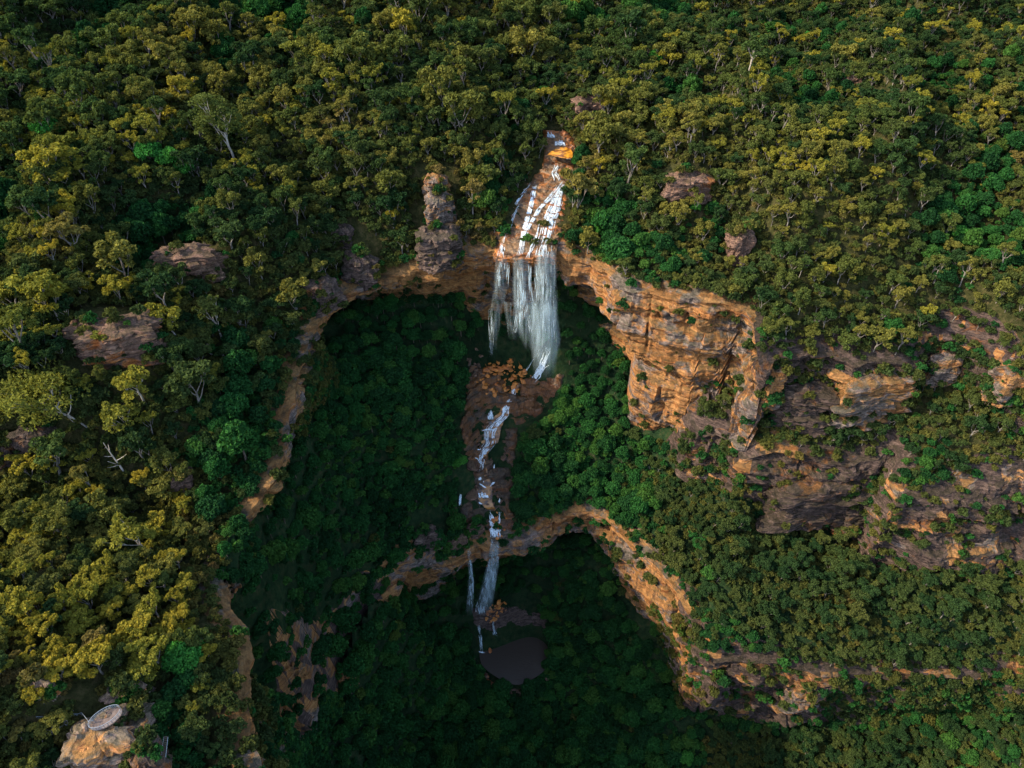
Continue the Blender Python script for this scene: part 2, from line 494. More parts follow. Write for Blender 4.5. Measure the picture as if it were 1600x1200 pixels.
S1_PTS = RIM_B + [AP(*q) for q in [
    (840, 595, 80), (790, 560, 86), (720, 545, 96), (707, 500, 107), (640, 500, 109), (585, 535, 107), (530, 590, 105), (504, 655, 104), (480, 725, 101),
    (462, 800, 96), (436, 870, 96), (422, 950, 99), (418, 1050, 99), (420, 1150, 97), (427, 1330, 92), (470, 1000, 74), (475, 1100, 64), (470, 1200, 60),
    (800, 620, 77), (770, 660, 71), (760, 700, 64), (755, 750, 57), (760, 790, 51), (700, 640, 84), (720, 700, 71), (700, 760, 60), (700, 820, 50),
    (560, 700, 89), (600, 620, 98), (620, 780, 68), (640, 880, 50), (540, 820, 76), (520, 900, 68), (580, 900, 54), (660, 700, 80),
    (900, 560, 90), (950, 520, 100), (880, 480, 112), (1000, 600, 88), (1020, 640, 84), (900, 640, 76), (840, 680, 68), (900, 740, 60), (1000, 700, 72),
    (1090, 700, 80), (1050, 780, 62), (960, 790, 56), (1150, 790, 72), (1110, 860, 58), (1180, 848, 58), (1300, 862, 54), (1390, 862, 54), (1440, 880, 54), (1500, 925, 52),
    (1600, 945, 50), (1750, 950, 50), (1200, 920, 54), (1300, 930, 50), (1400, 950, 48), (1150, 980, 48), (1280, 1000, 44), (1450, 1000, 42), (1600, 1010, 42)]]
S0_PTS = [AP(*q) for q in [
    (775, 955, -1), (720, 960, 0), (650, 960, 8), (628, 968, 32), (595, 1030, 27), (570, 1100, 20), (550, 1190, 14), (535, 1300, 9), (610, 1120, 3),
    (690, 1020, -6), (740, 1040, -15), (790, 1010, -16), (790, 1035, -16), (800, 1060, -16), (850, 1010, -14), (850, 1060, -15), (745, 1020, -15), (700, 1090, -17), (640, 1120, -15), (640, 1200, -20),
    (800, 1100, -22), (870, 1110, -24), (900, 1180, -30), (880, 1060, -16), (780, 1180, -26), (900, 1300, -38),
    (850, 930, 2), (870, 880, 18), (910, 870, 22), (960, 890, 20), (1000, 940, 14), (940, 980, 2), (1040, 990, 10), (1060, 1040, -2), (960, 1060, -12), (1000, 1120, -16),
    (1100, 1100, -8), (1205, 1146, -11), (1160, 1180, -16), (1060, 1200, -22), (1310, 1162, -8), (1450, 1166, -5), (1650, 1180, 6), (1300, 1300, -14), (1600, 1300, -10)]]
S2, S15, S1, S0 = RBF(S2_PTS, 6, 0.6), RBF(S15_PTS), RBF(S1_PTS, 7, 0.6), RBF(S0_PTS)

def rough_line(pts, seed, amp=1.0):
    c = catmull(np.array(pts)[:, :2], 1.0)
    d = np.linalg.norm(np.diff(c, axis=0), axis=1)
    s = np.concatenate([[0], np.cumsum(d)])
    n = int(s[-1] / 0.9)
    u = np.linspace(0, s[-1], n)
    c = np.stack([np.interp(u, s, c[:, 0]), np.interp(u, s, c[:, 1])], 1)
    t = np.gradient(c, axis=0); t /= np.linalg.norm(t, axis=1)[:, None] + 1e-9
    nrm = np.stack([t[:, 1], -t[:, 0]], 1)            # outward, to the open side
    w = fbm(c[:, 0] / 24, c[:, 1] / 24, 0, seed, 4, 0.6) * 4.2 * amp
    blk = vnoise(u / 5.5, 0, 0, seed + 9)
    w = w + np.round(blk * 2.5) / 2.5 * 0.9 * amp
    k = np.ones(5) / 5
    sm = lambda a: np.convolve(np.pad(a, 2, 'edge'), k, 'valid')
    nrm = np.stack([sm(sm(nrm[:, 0])), sm(sm(nrm[:, 1]))], 1)
    nrm /= np.linalg.norm(nrm, axis=1)[:, None] + 1e-9
    return c + nrm * w[:, None], nrm, u

LA, NA, UA = rough_line(RIM_A, 3)
LB, NB, UB = rough_line(RIM_B, 11, 0.8)
LC, NC, UC = rough_line(RIM_C, 23, 1.0)
FAR = 1e4
PA = np.vstack([LA[::3], [(FAR, LA[-1, 1]), (FAR, FAR), (-FAR, FAR), (-FAR, -200), (LA[0, 0], -200)]])
PB = np.vstack([LB[::3], [(FAR, LB[-1, 1]), (FAR, FAR), (-FAR, FAR), (-FAR, -200), (LB[0, 0], -200)]])
PC = np.vstack([LC[::3], [(FAR, LC[-1, 1]), (FAR, FAR), (LC[0, 0], FAR)]])

gx = np.arange(-300, 372, 1.5)
gy = np.arange(-12, 470, 1.5)
GX, GY = np.meshgrid(gx, gy, indexing='ij')
SDA, SDB, SDC = sdist(PA, GX, GY), sdist(PB, GX, GY), sdist(PC, GX, GY)
lump = fbm(GX / 24, GY / 24, 0, 41, 4) * 4.2 + (0.35 - np.abs(fbm(GX / 55, GY / 70, 0, 51, 3))) * 27.0 * smooth(5, 40, np.abs(SDA))
_h0 = np.where(SDA > 0, 150.0, 60.0)
_px, _py, _ = to_px(GX, GY, _h0)
calm = 1 - np.clip(np.exp(-((_px - 845) / 75) ** 2 - ((_py - 300) / 130) ** 2) * 1.6 * (SDA > 0) + np.exp(-((_px - 770) / 60) ** 2 - ((_py - 700) / 190) ** 4) * 1.3 * (SDA < 0), 0, 1)
lump = lump * calm
RELIEF = lump.copy()
edge = lambda sd: smooth(0, 14, np.abs(sd))
H2 = S2(GX, GY) + lump * edge(SDA)
H15 = S15(GX, GY) + 0.6 * lump * edge(SDC) * edge(SDA)
H1 = S1(GX, GY) + 0.8 * lump * edge(SDB)
H0 = S0(GX, GY) + 0.5 * lump
H15 = np.where(SDA > 0, np.minimum(H15, H2 - 6), H15)
H1 = np.where(SDA > 0, np.minimum(H1, H2 - 8), H1)
H1 = np.where(SDC > 0, np.minimum(H1, H15 - 5), H1)
H0 = np.where(SDB > 0, np.minimum(H0, H1 - 6), H0)
def bil(G, x, y):
    fx = np.clip((np.asarray(x, float) - gx[0]) / 1.5, 0, len(gx) - 1.001)
    fy = np.clip((np.asarray(y, float) - gy[0]) / 1.5, 0, len(gy) - 1.001)
    i, j = fx.astype(int), fy.astype(int)
    a, b = fx - i, fy - j
    return G[i, j]*(1-a)*(1-b) + G[i+1, j]*a*(1-b) + G[i, j+1]*(1-a)*b + G[i+1, j+1]*a*b
# upper surface in force at every plan point
IA, IC, IB = SDA > 0, SDC > 0, SDB > 0
HT = np.where(IA, H2, np.where(IC, H15, np.where(IB, H1, H0)))
def top_h(x, y): return bil(HT, x, y)
def tier(x, y):
    return np.where(bil(SDA, x, y) > 0, 3, np.where(bil(SDC, x, y) > 0, 2, np.where(bil(SDB, x, y) > 0, 1, 0)))

def hit(px, py, z_add=0.0):
    d = ray(px, py); d = d / np.linalg.norm(d)
    t = np.arange(60, 900, 0.5)
    x, y, z = d[0]*t, d[1]*t, CZ + d[2]*t
    k = np.argmax(z < top_h(x, y) + z_add)
    return np.array([x[k], y[k], z[k]])

def visible(x, y, z):
    """does the sight line from the camera reach this point above the land"""
    s = np.linspace(0.25, 0.97, 90)[None]
    X, Y, Z = np.asarray(x)[:, None]*s, np.asarray(y)[:, None]*s, CZ + (np.asarray(z)[:, None] - CZ)*s
    return (Z > top_h(X, Y) - 0.5).all(1)

# terrain sheets
def sheet(name, Hs, keep, mat):
    v = np.stack([GX, GY, Hs], -1).reshape(-1, 3)
    f = grid_faces(len(gx), len(gy), keep)
    used = np.unique(f)
    m = np.full(len(v), -1); m[used] = np.arange(len(used))
    o = link(name, mesh_from(name, v[used], m[f], [mat], True))
    return tag(o, kind='structure')
sheet('plateau_ground', H2, SDA > 1.8, M_GROUND_DRY)
sheet('ledge_ground', H15, (SDC > 1.8) & (SDA < 14), M_GROUND_DRY)
sheet('bench_ground', H1, (SDB > 1.8) & (SDA < 24) & (SDC < 14), M_GROUND_WET)
sheet('gorge_floor', H0, (SDB < 16), M_GROUND_WET)
# the land beyond, out to the horizon
ex = np.concatenate([-np.geomspace(9000, 299, 26), np.linspace(-270, 340, 24), np.geomspace(371, 9000, 26)])
ey = np.concatenate([-np.geomspace(9000, 300, 8), np.linspace(-280, -14, 8), np.linspace(10, 440, 12), np.geomspace(469, 9000, 26)])
EX, EY = np.meshgrid(ex, ey, indexing='ij')
EZ = np.where(EY > 420, 200 + fbm(EX / 300, EY / 300, 0, 5, 4) * 40, 125 + fbm(EX / 200, EY / 200, 0, 5, 3) * 30)
inner = (EX >= -299.1) & (EX <= 371.1) & (EY >= -12) & (EY <= 469.1)
cx_, cy_ = np.clip(EX, gx[0], gx[-1]), np.clip(EY, gy[0], gy[-1])
dd = np.hypot(EX - cx_, EY - cy_)
base = bil(HT, cx_, cy_)
EZ = base + (EZ - base) * smooth(0, 400, dd)
EZ = np.where(inner & (EX > -280) & (EX < 350) & (EY < 450) & (EY > 5), -60, EZ)
core = (EX > -285) & (EX < 355) & (EY > 5) & (EY < 455)
sheet_f = grid_faces(len(ex), len(ey))
cen = core.ravel()[sheet_f].all(1)
EZ2 = EZ - np.where(inner, 3.0, 0.0)
o = link('outer_land', mesh_from('outer_land', np.stack([EX, EY, EZ2], -1).reshape(-1, 3), sheet_f[~cen], [M_GROUND_DRY], True))
tag(o, kind='structure')

# ------------------------------------------------------------------ cliffs
SHRUB_SPOTS = []
def cliff(name, Lp, Np, Up, hi, lo, undercut, mats, seed, band, uskip=(0, 0), matsel=None, lean=0.0):
    n = len(Lp)
    if callable(lean): lean = lean(Lp[:, 0], Lp[:, 1])[:, None]
    zt = bil(hi, Lp[:, 0], Lp[:, 1])
    zb = bil(lo, Lp[:, 0], Lp[:, 1]) - 2.5
    lo2 = bil(lo, Lp[:, 0] + Np[:, 0]*4, Lp[:, 1] + Np[:, 1]*4) - 2.5
    zb = np.minimum(np.minimum(zb, lo2), zt - 3)
    nv = 96
    vv = np.linspace(0, 1, nv)
    z = zt[:, None] + (zb - zt)[:, None] * vv[None]
    dz = zt[:, None] - z
    x0, y0 = Lp[:, 0:1], Lp[:, 1:2]
    U = Up[:, None] + 0 * z
    # beds: thickness 0.6 to 3 m, each proud or set back by its own amount
    zw = z + 1.2 * fbm(x0 / 30 + 0*z, y0 / 30, 0, seed + 3, 2) + 0.02 * x0
    lay = 0.0
    for th, am in ((6.5, 2.4), (2.7, 0.9), (1.1, 0.25)):
        k = np.floor(zw / th)
        f = zw / th - k
        a = vnoise(k * 7.31, U / 45, 0, seed + int(th * 10)); b = vnoise((k + 1) * 7.31, U / 45, 0, seed + int(th * 10))
        lay = lay + am * (a + (b - a) * smooth(0.75, 1.0, f))
    # jointed blocks, each a little in or out of its neighbours
    for bh, bw, ba in ((3.4, 6.0, 1.5), (1.5, 2.6, 0.6)):
        kb = np.floor(zw / bh + 0.3 * vnoise(U / 20, 0, 0, seed + 15))
        ub = np.floor(U / bw + 7.7 * _hash(kb.astype(np.int64), 3, 1, seed) + 0.25 * vnoise(U / 3, zw / 2, 0, seed + 16))
        hb = _hash(kb.astype(np.int64), ub.astype(np.int64), 5, seed + int(bh * 10))
        lay = lay + ba * (hb - 0.5) * (hb > 0.25)
    det = fbm(x0 / 6 + 0*z, y0 / 6, z / 4, seed + 5, 5, 0.65) * 2.4
    big = fbm(x0 / 22 + 0*z, y0 / 22, z / 26, seed + 6, 3) * 3.2
    crack = -2.6 * smooth(0.80, 1.0, 1 - np.abs(vnoise(U / 4.2 + 0.6 * vnoise(0 * z, U / 3, z / 9, seed), z / 30, 0, seed + 8)) * 2.2) * (0.3 + 0.7 * (vnoise(U / 13, z / 6, 0, seed + 2) > -0.1))
    uc = undercut(Lp[:, 0], Lp[:, 1])[:, None]
    bnd = band(Lp[:, 0], Lp[:, 1])[:, None] * (1 + 0.25 * vnoise(U / 9, 0, 0, seed + 4))
    prof = -uc * smooth(bnd, bnd + 4, dz) + lean * dz
    off = 0.5 + lay + det + big * smooth(0, 8, dz) + crack + prof
    fade = smooth(0, 2.5, dz)
    off = off * fade + (0.6 + 0.3*det) * (1 - fade)
    X = x0 + Np[:, 0:1] * off
    Y = y0 + Np[:, 1:2] * off
    # cap running back on to the shelf above
    capd = np.array([7.0, 5.0, 3.2, 1.8, 0.8])
    cx, cy = Lp[:, 0:1] - Np[:, 0:1]*capd, Lp[:, 1:2] - Np[:, 1:2]*capd
    cz = bil(hi, cx, cy) + np.array([-0.8, 0.15, 0.35, 0.3, 0.15]) + 0.5 * fbm(cx / 3, cy / 3, 0, seed, 3) * np.array([0, 1, 1, 1, 1])
    X, Y, Z = np.hstack([cx, X]), np.hstack([cy, Y]), np.hstack([cz, z + 0.25 * det * fade])
    i0, i1 = uskip[0], n - uskip[1]
    X, Y, Z = X[i0:i1], Y[i0:i1], Z[i0:i1]
    f = grid_faces(i1 - i0, nv + 5)
    mi = np.zeros(len(f), int)
    if matsel is not None:
        mi = matsel(X[:-1, :-1], Y[:-1, :-1], Z[:-1, :-1]).astype(int).ravel()
    o = link(name, mesh_from(name, np.stack([X, Y, Z], -1).reshape(-1, 3), f, mats, False, mi))
    tag(o, kind='structure')
    # level places on the face that bushes can hold on to
    V = np.stack([X, Y, Z], -1)
    du, dv = V[1:, :-1] - V[:-1, :-1], V[:-1, 1:] - V[:-1, :-1]
    nn = np.cross(du, dv); nn /= np.linalg.norm(nn, axis=-1)[..., None] + 1e-9
    up = np.abs(nn[..., 2])
    c = V[:-1, :-1]
    dd = (zt[i0:i1-1, None] - c[..., 2])
    veg = fbm(c[..., 0] / 14, c[..., 1] / 14, c[..., 2] / 9, seed + 77, 3)
    px, py, _ = to_px(c[..., 0], c[..., 1], c[..., 2])
    if name == 'lower_cliff':
        dens = np.interp(px, [400, 560, 640, 720, 1000, 1060, 1110, 1290, 1330], [7.0, 6.0, 0.9, 0.35, 0.6, 1.6, 0.9, 1.1, 3.5])
    elif name == 'upper_cliff':
        dens = np.where((px < 540) & (py > 560), 6.0, np.interp(px, [480, 620, 760, 900, 1000, 1180, 1200, 1600], [1.8, 0.9, 0.3, 0.3, 0.35, 0.5, 1.6, 1.6]))
    else:
        dens = np.where(px > 1440, 0.8, 1.1)
    dens = dens * np.where(dd < 3, 0.6, 1.0)
    if name == 'upper_cliff': dens = dens * np.where((px < 760) & (dd < 6.5), 0.12, 1.0)
    if name == 'lower_cliff': dens = dens * np.where((px < 640) & (dd < 5), 0.25, 1.0)
    ok = (np.random.default_rng(seed).random(up.shape) < ((0.07 * (up > 0.5) + 0.022) * (veg > 0.02 - 0.12 * dens) + 0.015 * (up > 0.6)) * dens * 0.8)
    ok[:, :5] = np.random.default_rng(seed + 1).random(ok[:, :5].shape) < 0.05
    SHRUB_SPOTS.append(c[ok])
    return o

def uc_A(x, y):
    px, py, _ = to_px(x, y, 135)
    u = 15.0 * smooth(480, 540, px) * (1 - smooth(985, 1015, px))
    return u + 7.0 * (1 - smooth(420, 460, px)) * (py < 1000) 
def bd_A(x, y):
    px, py, _ = to_px(x, y, 135)
    b = np.interp(px, [300, 420, 520, 640, 740, 780, 860, 900, 960, 1005, 1030], [3, 3, 4, 6, 7, 9, 9, 10, 15, 24, 40])
    return b
def uc_B(x, y):
    px, py, _ = to_px(x, y, 45)
    return 11.0 * smooth(540, 640, px) * (1 - smooth(930, 980, px)) + 2.5 * smooth(1000, 1050, px)
def bd_B(x, y):
    px, py, _ = to_px(x, y, 45)
    return np.interp(px, [500, 600, 700, 760, 800, 900, 960, 1060, 1100], [3, 4, 6, 7, 8, 11, 15, 24, 30])
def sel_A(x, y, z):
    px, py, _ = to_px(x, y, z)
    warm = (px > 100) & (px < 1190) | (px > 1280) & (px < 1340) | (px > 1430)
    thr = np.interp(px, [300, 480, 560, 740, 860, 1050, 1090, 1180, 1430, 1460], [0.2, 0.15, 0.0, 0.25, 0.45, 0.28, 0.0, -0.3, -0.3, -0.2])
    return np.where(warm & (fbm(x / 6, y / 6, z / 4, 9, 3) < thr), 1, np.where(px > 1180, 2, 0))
LOW_A = np.where(IC, H15, H1)
low15 = np.where(SDC > -1, H15, H1)
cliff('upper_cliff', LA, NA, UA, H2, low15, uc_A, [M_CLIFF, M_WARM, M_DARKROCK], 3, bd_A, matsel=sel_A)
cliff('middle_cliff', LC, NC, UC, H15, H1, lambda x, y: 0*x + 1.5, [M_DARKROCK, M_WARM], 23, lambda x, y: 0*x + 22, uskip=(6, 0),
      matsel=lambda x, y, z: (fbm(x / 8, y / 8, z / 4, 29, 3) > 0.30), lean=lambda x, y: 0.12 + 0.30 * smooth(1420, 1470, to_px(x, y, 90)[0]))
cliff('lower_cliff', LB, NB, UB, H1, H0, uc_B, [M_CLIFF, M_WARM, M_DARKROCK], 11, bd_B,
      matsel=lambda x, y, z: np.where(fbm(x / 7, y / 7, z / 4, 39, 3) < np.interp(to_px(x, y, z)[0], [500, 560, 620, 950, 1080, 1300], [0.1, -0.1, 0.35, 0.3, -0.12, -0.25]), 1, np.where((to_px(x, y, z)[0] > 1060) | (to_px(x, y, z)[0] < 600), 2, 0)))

# ------------------------------------------------------------------ bedded rock breaking through the slopes
def shelf(name, poly, Hs, step, lift, mat, seed, fine=0.5, rough=0.5, label=None):
    a = np.array(poly, float)
    w = np.array([hit(*q)[:2] for q in poly])
    x = np.arange(w[:, 0].min() - 3, w[:, 0].max() + 3, fine)
    y = np.arange(w[:, 1].min() - 3, w[:, 1].max() + 3, fine)
    X, Y = np.meshgrid(x, y, indexing='ij')
    Z0 = bil(Hs, X, Y)
    sd = sdist(w, X, Y) + 1.6 * fbm(X / 4, Y / 4, 0, seed, 3)
    n = fbm(X / 6, Y / 6, 0, seed + 1, 4) * rough * step * 1.6
    h = (Z0 + n) / step
    k = np.floor(h); f = h - k
    Z = (k + smooth(0.72, 0.98, f)) * step
    Z = Z + 0.35 * step + lift + fbm(X / 1.6, Y / 1.6, 0, seed + 2, 3) * 0.35 * rough
    # upright joints
    jt = np.abs(vnoise(X / 3.4 + 4, Y / 3.4, 0, seed + 5)); Z = Z - 0.5 * (jt < 0.05)
    Z = np.where(sd < 2.2, Z0 - 2.5 + (Z - Z0 + 2.5) * smooth(-0.6, 2.2, sd), Z)
    keep = sd > -1.2
    f_ = grid_faces(len(x), len(y), keep)
    used = np.unique(f_); m = np.full(X.size, -1); m[used] = np.arange(len(used))
    o = link(name, mesh_from(name, np.stack([X, Y, Z], -1).reshape(-1, 3)[used], m[f_], [mat]))
    return tag(o, kind='structure')

def outcrop(px, py, w, d, h, rot, mat, seed, label, sink=3.0, taper=0.12):
    """stack of sandstone beds, each proud of or behind the next, with a rounded cap"""
    c = hit(px, py)
    nt, nz = 72, max(10, int((h + sink) / 0.35))
    th = np.linspace(0, 2*np.pi, nt, endpoint=False)
    zz = np.linspace(-sink, h, nz)
    TH, ZZ = np.meshgrid(th, zz, indexing='xy')
    se = 1.0 / (np.abs(np.cos(TH))**4.5 + np.abs(np.sin(TH))**4.5) ** (1/4.5)
    bed = 0
    for bt, ba in ((4.3, 0.13), (1.7, 0.07), (0.8, 0.03)):
        zq = ZZ / bt + 0.25 * vnoise(np.cos(TH) * 1.5, np.sin(TH) * 1.5, 0, seed); k = np.floor(zq)
        bed = bed + ba * vnoise(k * 5.1, np.cos(TH) * 1.5, np.sin(TH) * 1.5, seed + int(bt * 9))
    jn = vnoise(TH * 2.2 + 0.4 * vnoise(ZZ / 2, TH, 0, seed), np.floor(ZZ / 4.3), 0, seed + 7)
    for bh, bw, ba in ((3.1, 1.0, 0.20), (1.4, 0.5, 0.10)):
        kb = np.floor(ZZ / bh + seed * 0.37).astype(np.int64)
        ub = np.floor(TH / bw + 5.0 * _hash(kb, 3, 1, seed)).astype(np.int64)
        hb = _hash(kb, ub, 5, seed + int(bh * 10)); bed = bed + ba * (hb - 0.5)
    bed = bed + np.round(jn * 2) / 2 * 0.16 - 0.12 * (np.abs(jn) < 0.06)
    n = fbm(np.cos(TH) * 1.6 + seed, np.sin(TH) * 1.6, ZZ / 5, seed + 2, 4) * 0.32 + fbm(np.cos(TH) * 6, np.sin(TH) * 6, ZZ / 1.5, seed + 3, 3) * 0.13
    r = se * (1 + bed + n) * (1 - taper * (ZZ + sink) / (h + sink))
    topf = smooth(h - 1.2, h, ZZ)
    r = r * (1 - 0.35 * topf)
    X, Y = r * np.cos(TH) * w / 2, r * np.sin(TH) * d / 2
    Z = ZZ + 0.9 * fbm(X / 3.5, Y / 3.5, ZZ / 4, seed + 4, 4)
    v = np.stack([X, Y, Z], -1).reshape(-1, 3)
    f = []
    for i in range(nz - 1):
        for j in range(nt):
            f.append((i*nt + j, i*nt + (j+1) % nt, (i+1)*nt + (j+1) % nt, (i+1)*nt + j))
    base = (nz - 1) * nt
    for s_, q in ((0.85, 0.2), (0.68, 0.3), (0.5, 0.4), (0.33, 0.5), (0.16, 0.5), (0.02, 0.5)):
        ring = np.stack([X[-1] * s_, Y[-1] * s_, Z[-1] * (1 - (1 - s_)) + (h + q) * (1 - s_) + 1.6 * fbm(X[-1] * s_ / 3, Y[-1] * s_ / 3, 0, seed, 3)], 1)
        nb = len(v); v = np.vstack([v, ring])
        for j in range(nt):
            f.append((base + j, base + (j+1) % nt, nb + (j+1) % nt, nb + j))
        base = nb
    rr_ = np.random.default_rng(seed)
    pick_ = rr_.random(len(v)) < 0.9 * 0.0045 * (1 + 2.5 * (v[:, 2] < 1.5) + 2.0 * (v[:, 2] > h - 0.8))
    cs, sn = math.cos(rot), math.sin(rot)
    if seed not in (61,):
        q = v[pick_]; SHRUB_SPOTS.append(np.stack([c[0] + q[:, 0]*cs - q[:, 1]*sn, c[1] + q[:, 0]*sn + q[:, 1]*cs, c[2] + q[:, 2]], 1))
    o = link('rock_outcrop', mesh_from('rock_outcrop', v, np.array(f), [mat]), None, tuple(c), rot)
    return tag(o, label, 'rock outcrop')

outcrop(688, 400, 15, 12, 11, 0.1, M_GREYROCK, 31, 'broad grey base block of the rock pillar left of the fall')
outcrop(690, 352, 11, 9, 12, 0.3, M_CLIFF, 32, 'orange-faced middle block of the rock pillar left of the fall')
outcrop(684, 312, 8, 7, 10, 0.5, M_CLIFF, 33, 'pale topmost block of the rock pillar left of the fall')
outcrop(566, 432, 12, 9, 9, -0.2, M_GREYROCK, 34, 'grey bedded rock block on the rim left of the rock pillar')
outcrop(532, 372, 8, 6, 5, 0.1, M_GREYROCK, 35, 'small grey rock block in the bush above the bedded rim block')
outcrop(505, 470, 11, 9, 8, 0.9, M_GREYROCK, 36, 'weathered rock buttress at the bend of the left rim')
outcrop(1152, 398, 8, 7, 10, 0.2, M_PINK, 37, 'pinkish rock pinnacle poking out of the right plateau slope')
outcrop(1072, 298, 15, 8, 6, 0.1, M_PINK, 38, 'rounded reddish rock bluff in the trees right of the cascade')
outcrop(918, 188, 12, 8, 9, 0.2, M_PINK, 39, 'reddish rock bluff beside the creek above the fall')
outcrop(1330, 134, 9, 5, 4, 0.1, M_PINK, 40, 'small reddish rock at the back edge of the right plateau')
outcrop(298, 418, 19, 9, 7, 0.1, M_PINK, 41, 'pale pink flat-topped rock high on the left slope')
outcrop(198, 545, 20, 11, 9, 0.3, M_PINK, 42, 'large pink rock outcrop in the middle of the left slope')
outcrop(150, 530, 12, 8, 6, 0.2, M_PINK, 43, 'low pink rock adjoining the large pink outcrop')
outcrop(65, 690, 12, 7, 6, 0.4, M_DARKROCK, 44, 'dark rock under the huge leaning golden gum')
outcrop(12, 730, 7, 6, 9, 0.2, M_DARKROCK, 45, 'dark rock face at the left photo edge')
outcrop(292, 765, 6, 5, 7, 0.4, M_PINK, 46, 'small upright brown rock above the left gully')
outcrop(665, 842, 10, 7, 5, 0.3, M_GREYROCK, 47, 'grey boulder-like rock left of the side fall')
outcrop(708, 848, 11, 8, 4, 0.5, M_PINK, 48, 'rounded brown rock at the head of the thin side fall')
outcrop(742, 830, 6, 5, 4, 0.5, M_PINK, 49, 'brown rock between the side fall and the lower main fall')
outcrop(1198, 622, 7, 7, 13, 0.3, M_WARM, 50, 'narrow orange rock fin in the gully behind the big buttress')
outcrop(1350, 640, 27, 13, 17, 0.15, M_CLIFF, 52, 'orange and grey block buttress on the right cliff, second from the fall')
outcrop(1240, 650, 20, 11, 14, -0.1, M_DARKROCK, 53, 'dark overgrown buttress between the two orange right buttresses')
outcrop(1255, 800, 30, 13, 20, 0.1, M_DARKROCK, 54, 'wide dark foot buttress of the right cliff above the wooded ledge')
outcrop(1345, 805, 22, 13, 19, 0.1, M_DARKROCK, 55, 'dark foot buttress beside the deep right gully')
outcrop(1470, 580, 12, 8, 9, 0.2, M_CLIFF, 60, 'brown rock block high in the deep right gully')
outcrop(1570, 610, 12, 8, 10, 0.2, M_CLIFF, 66, 'brown rock block near the right photo edge under the plateau')
outcrop(1250, 1085, 12, 8, 9, 0.2, M_CLIFF, 56, 'orange-tipped rock knob on the lower right cliff')
outcrop(1110, 1080, 12, 9, 12, 0.5, M_DARKROCK, 57, 'dark rounded rock at the left end of the lower right cliff')
outcrop(545, 1060, 6, 4, 6, 0.5, M_WARM, 58, 'orange rock rib low on the left gorge wall')

# lookout rocks
outcrop(172, 1168, 15, 11, 8, 0.35, M_PALE, 61, 'big pale rock dome carrying the fenced lookout', taper=0.25, sink=5)
outcrop(195, 1085, 9, 6, 3.5, 0.1, M_PALE, 62, 'pale pink rock just above the lookout loop')
outcrop(222, 1140, 8, 8, 5, 0.4, M_PALE, 63, 'pale lichen-covered rock right of the lookout loop')
outcrop(72, 1075, 6, 5, 3, 0.2, M_PALE, 64, 'small cream rock among golden gums left of the lookout')
outcrop(245, 1200, 7, 7, 9, 0.4, M_GREYROCK, 65, 'grey rock face dropping away right of the lookout')

shelf('stream_bed', [(728, 548), (760, 556), (830, 548), (888, 575), (862, 630), (818, 670), (803, 730), (804, 800), (810, 842), (756, 846), (712, 800), (716, 745), (722, 690), (712, 664), (724, 610)], H1, 2.6, 0.35, M_BED, 71, 0.42, 1.1)
shelf('fall_foot_rocks', [(724, 520), (760, 530), (770, 560), (765, 625), (722, 650), (726, 600)], H1, 2.0, 0.9, M_BED, 72, 0.42)
shelf('gorge_ledges', [(735, 935), (800, 925), (850, 950), (868, 990), (830, 985), (800, 985), (770, 990), (735, 985)], H0, 1.4, 0.8, M_GREYROCK, 73, 0.42)
shelf('pool_bank', [(728, 1030), (745, 1035), (790, 1068), (830, 1070), (858, 1045), (870, 1060), (835, 1090), (780, 1090), (725, 1060)], H0, 0.8, 0.3, M_PINK, 74, 0.42)


# ------------------------------------------------------------------ trees
def leaf_cards(c, size, rng, up=0.35, aspect=0.6):
    """one small four-cornered leaf spray at every point of c, facing every way but more often upward"""
    n = len(c)
    nr = rng.normal(size=(n, 3)); nr[:, 2] = np.abs(nr[:, 2]) + up
    nr /= np.linalg.norm(nr, axis=1)[:, None]
    t = np.cross(nr, rng.normal(size=(n, 3))); t /= np.linalg.norm(t, axis=1)[:, None] + 1e-9
    b = np.cross(nr, t)
    s = (size * rng.uniform(0.65, 1.35, n))[:, None]
    v = np.stack([c - t*s, c - b*s*aspect + nr*s*0.15, c + t*s, c + b*s*aspect + nr*s*0.15], 1).reshape(-1, 3)
    return v, np.arange(4 * n).reshape(n, 4)

def dome_points(centre, r, flat, n, rng):
    d = rng.normal(size=(n, 3)); d[:, 2] = np.abs(d[:, 2]) * 1.0 - 0.25
    d /= np.linalg.norm(d, axis=1)[:, None]
    rr = r * rng.uniform(0.78, 1.05, n)[:, None]
    p = d * rr; p[:, 2] *= flat
    return centre + p

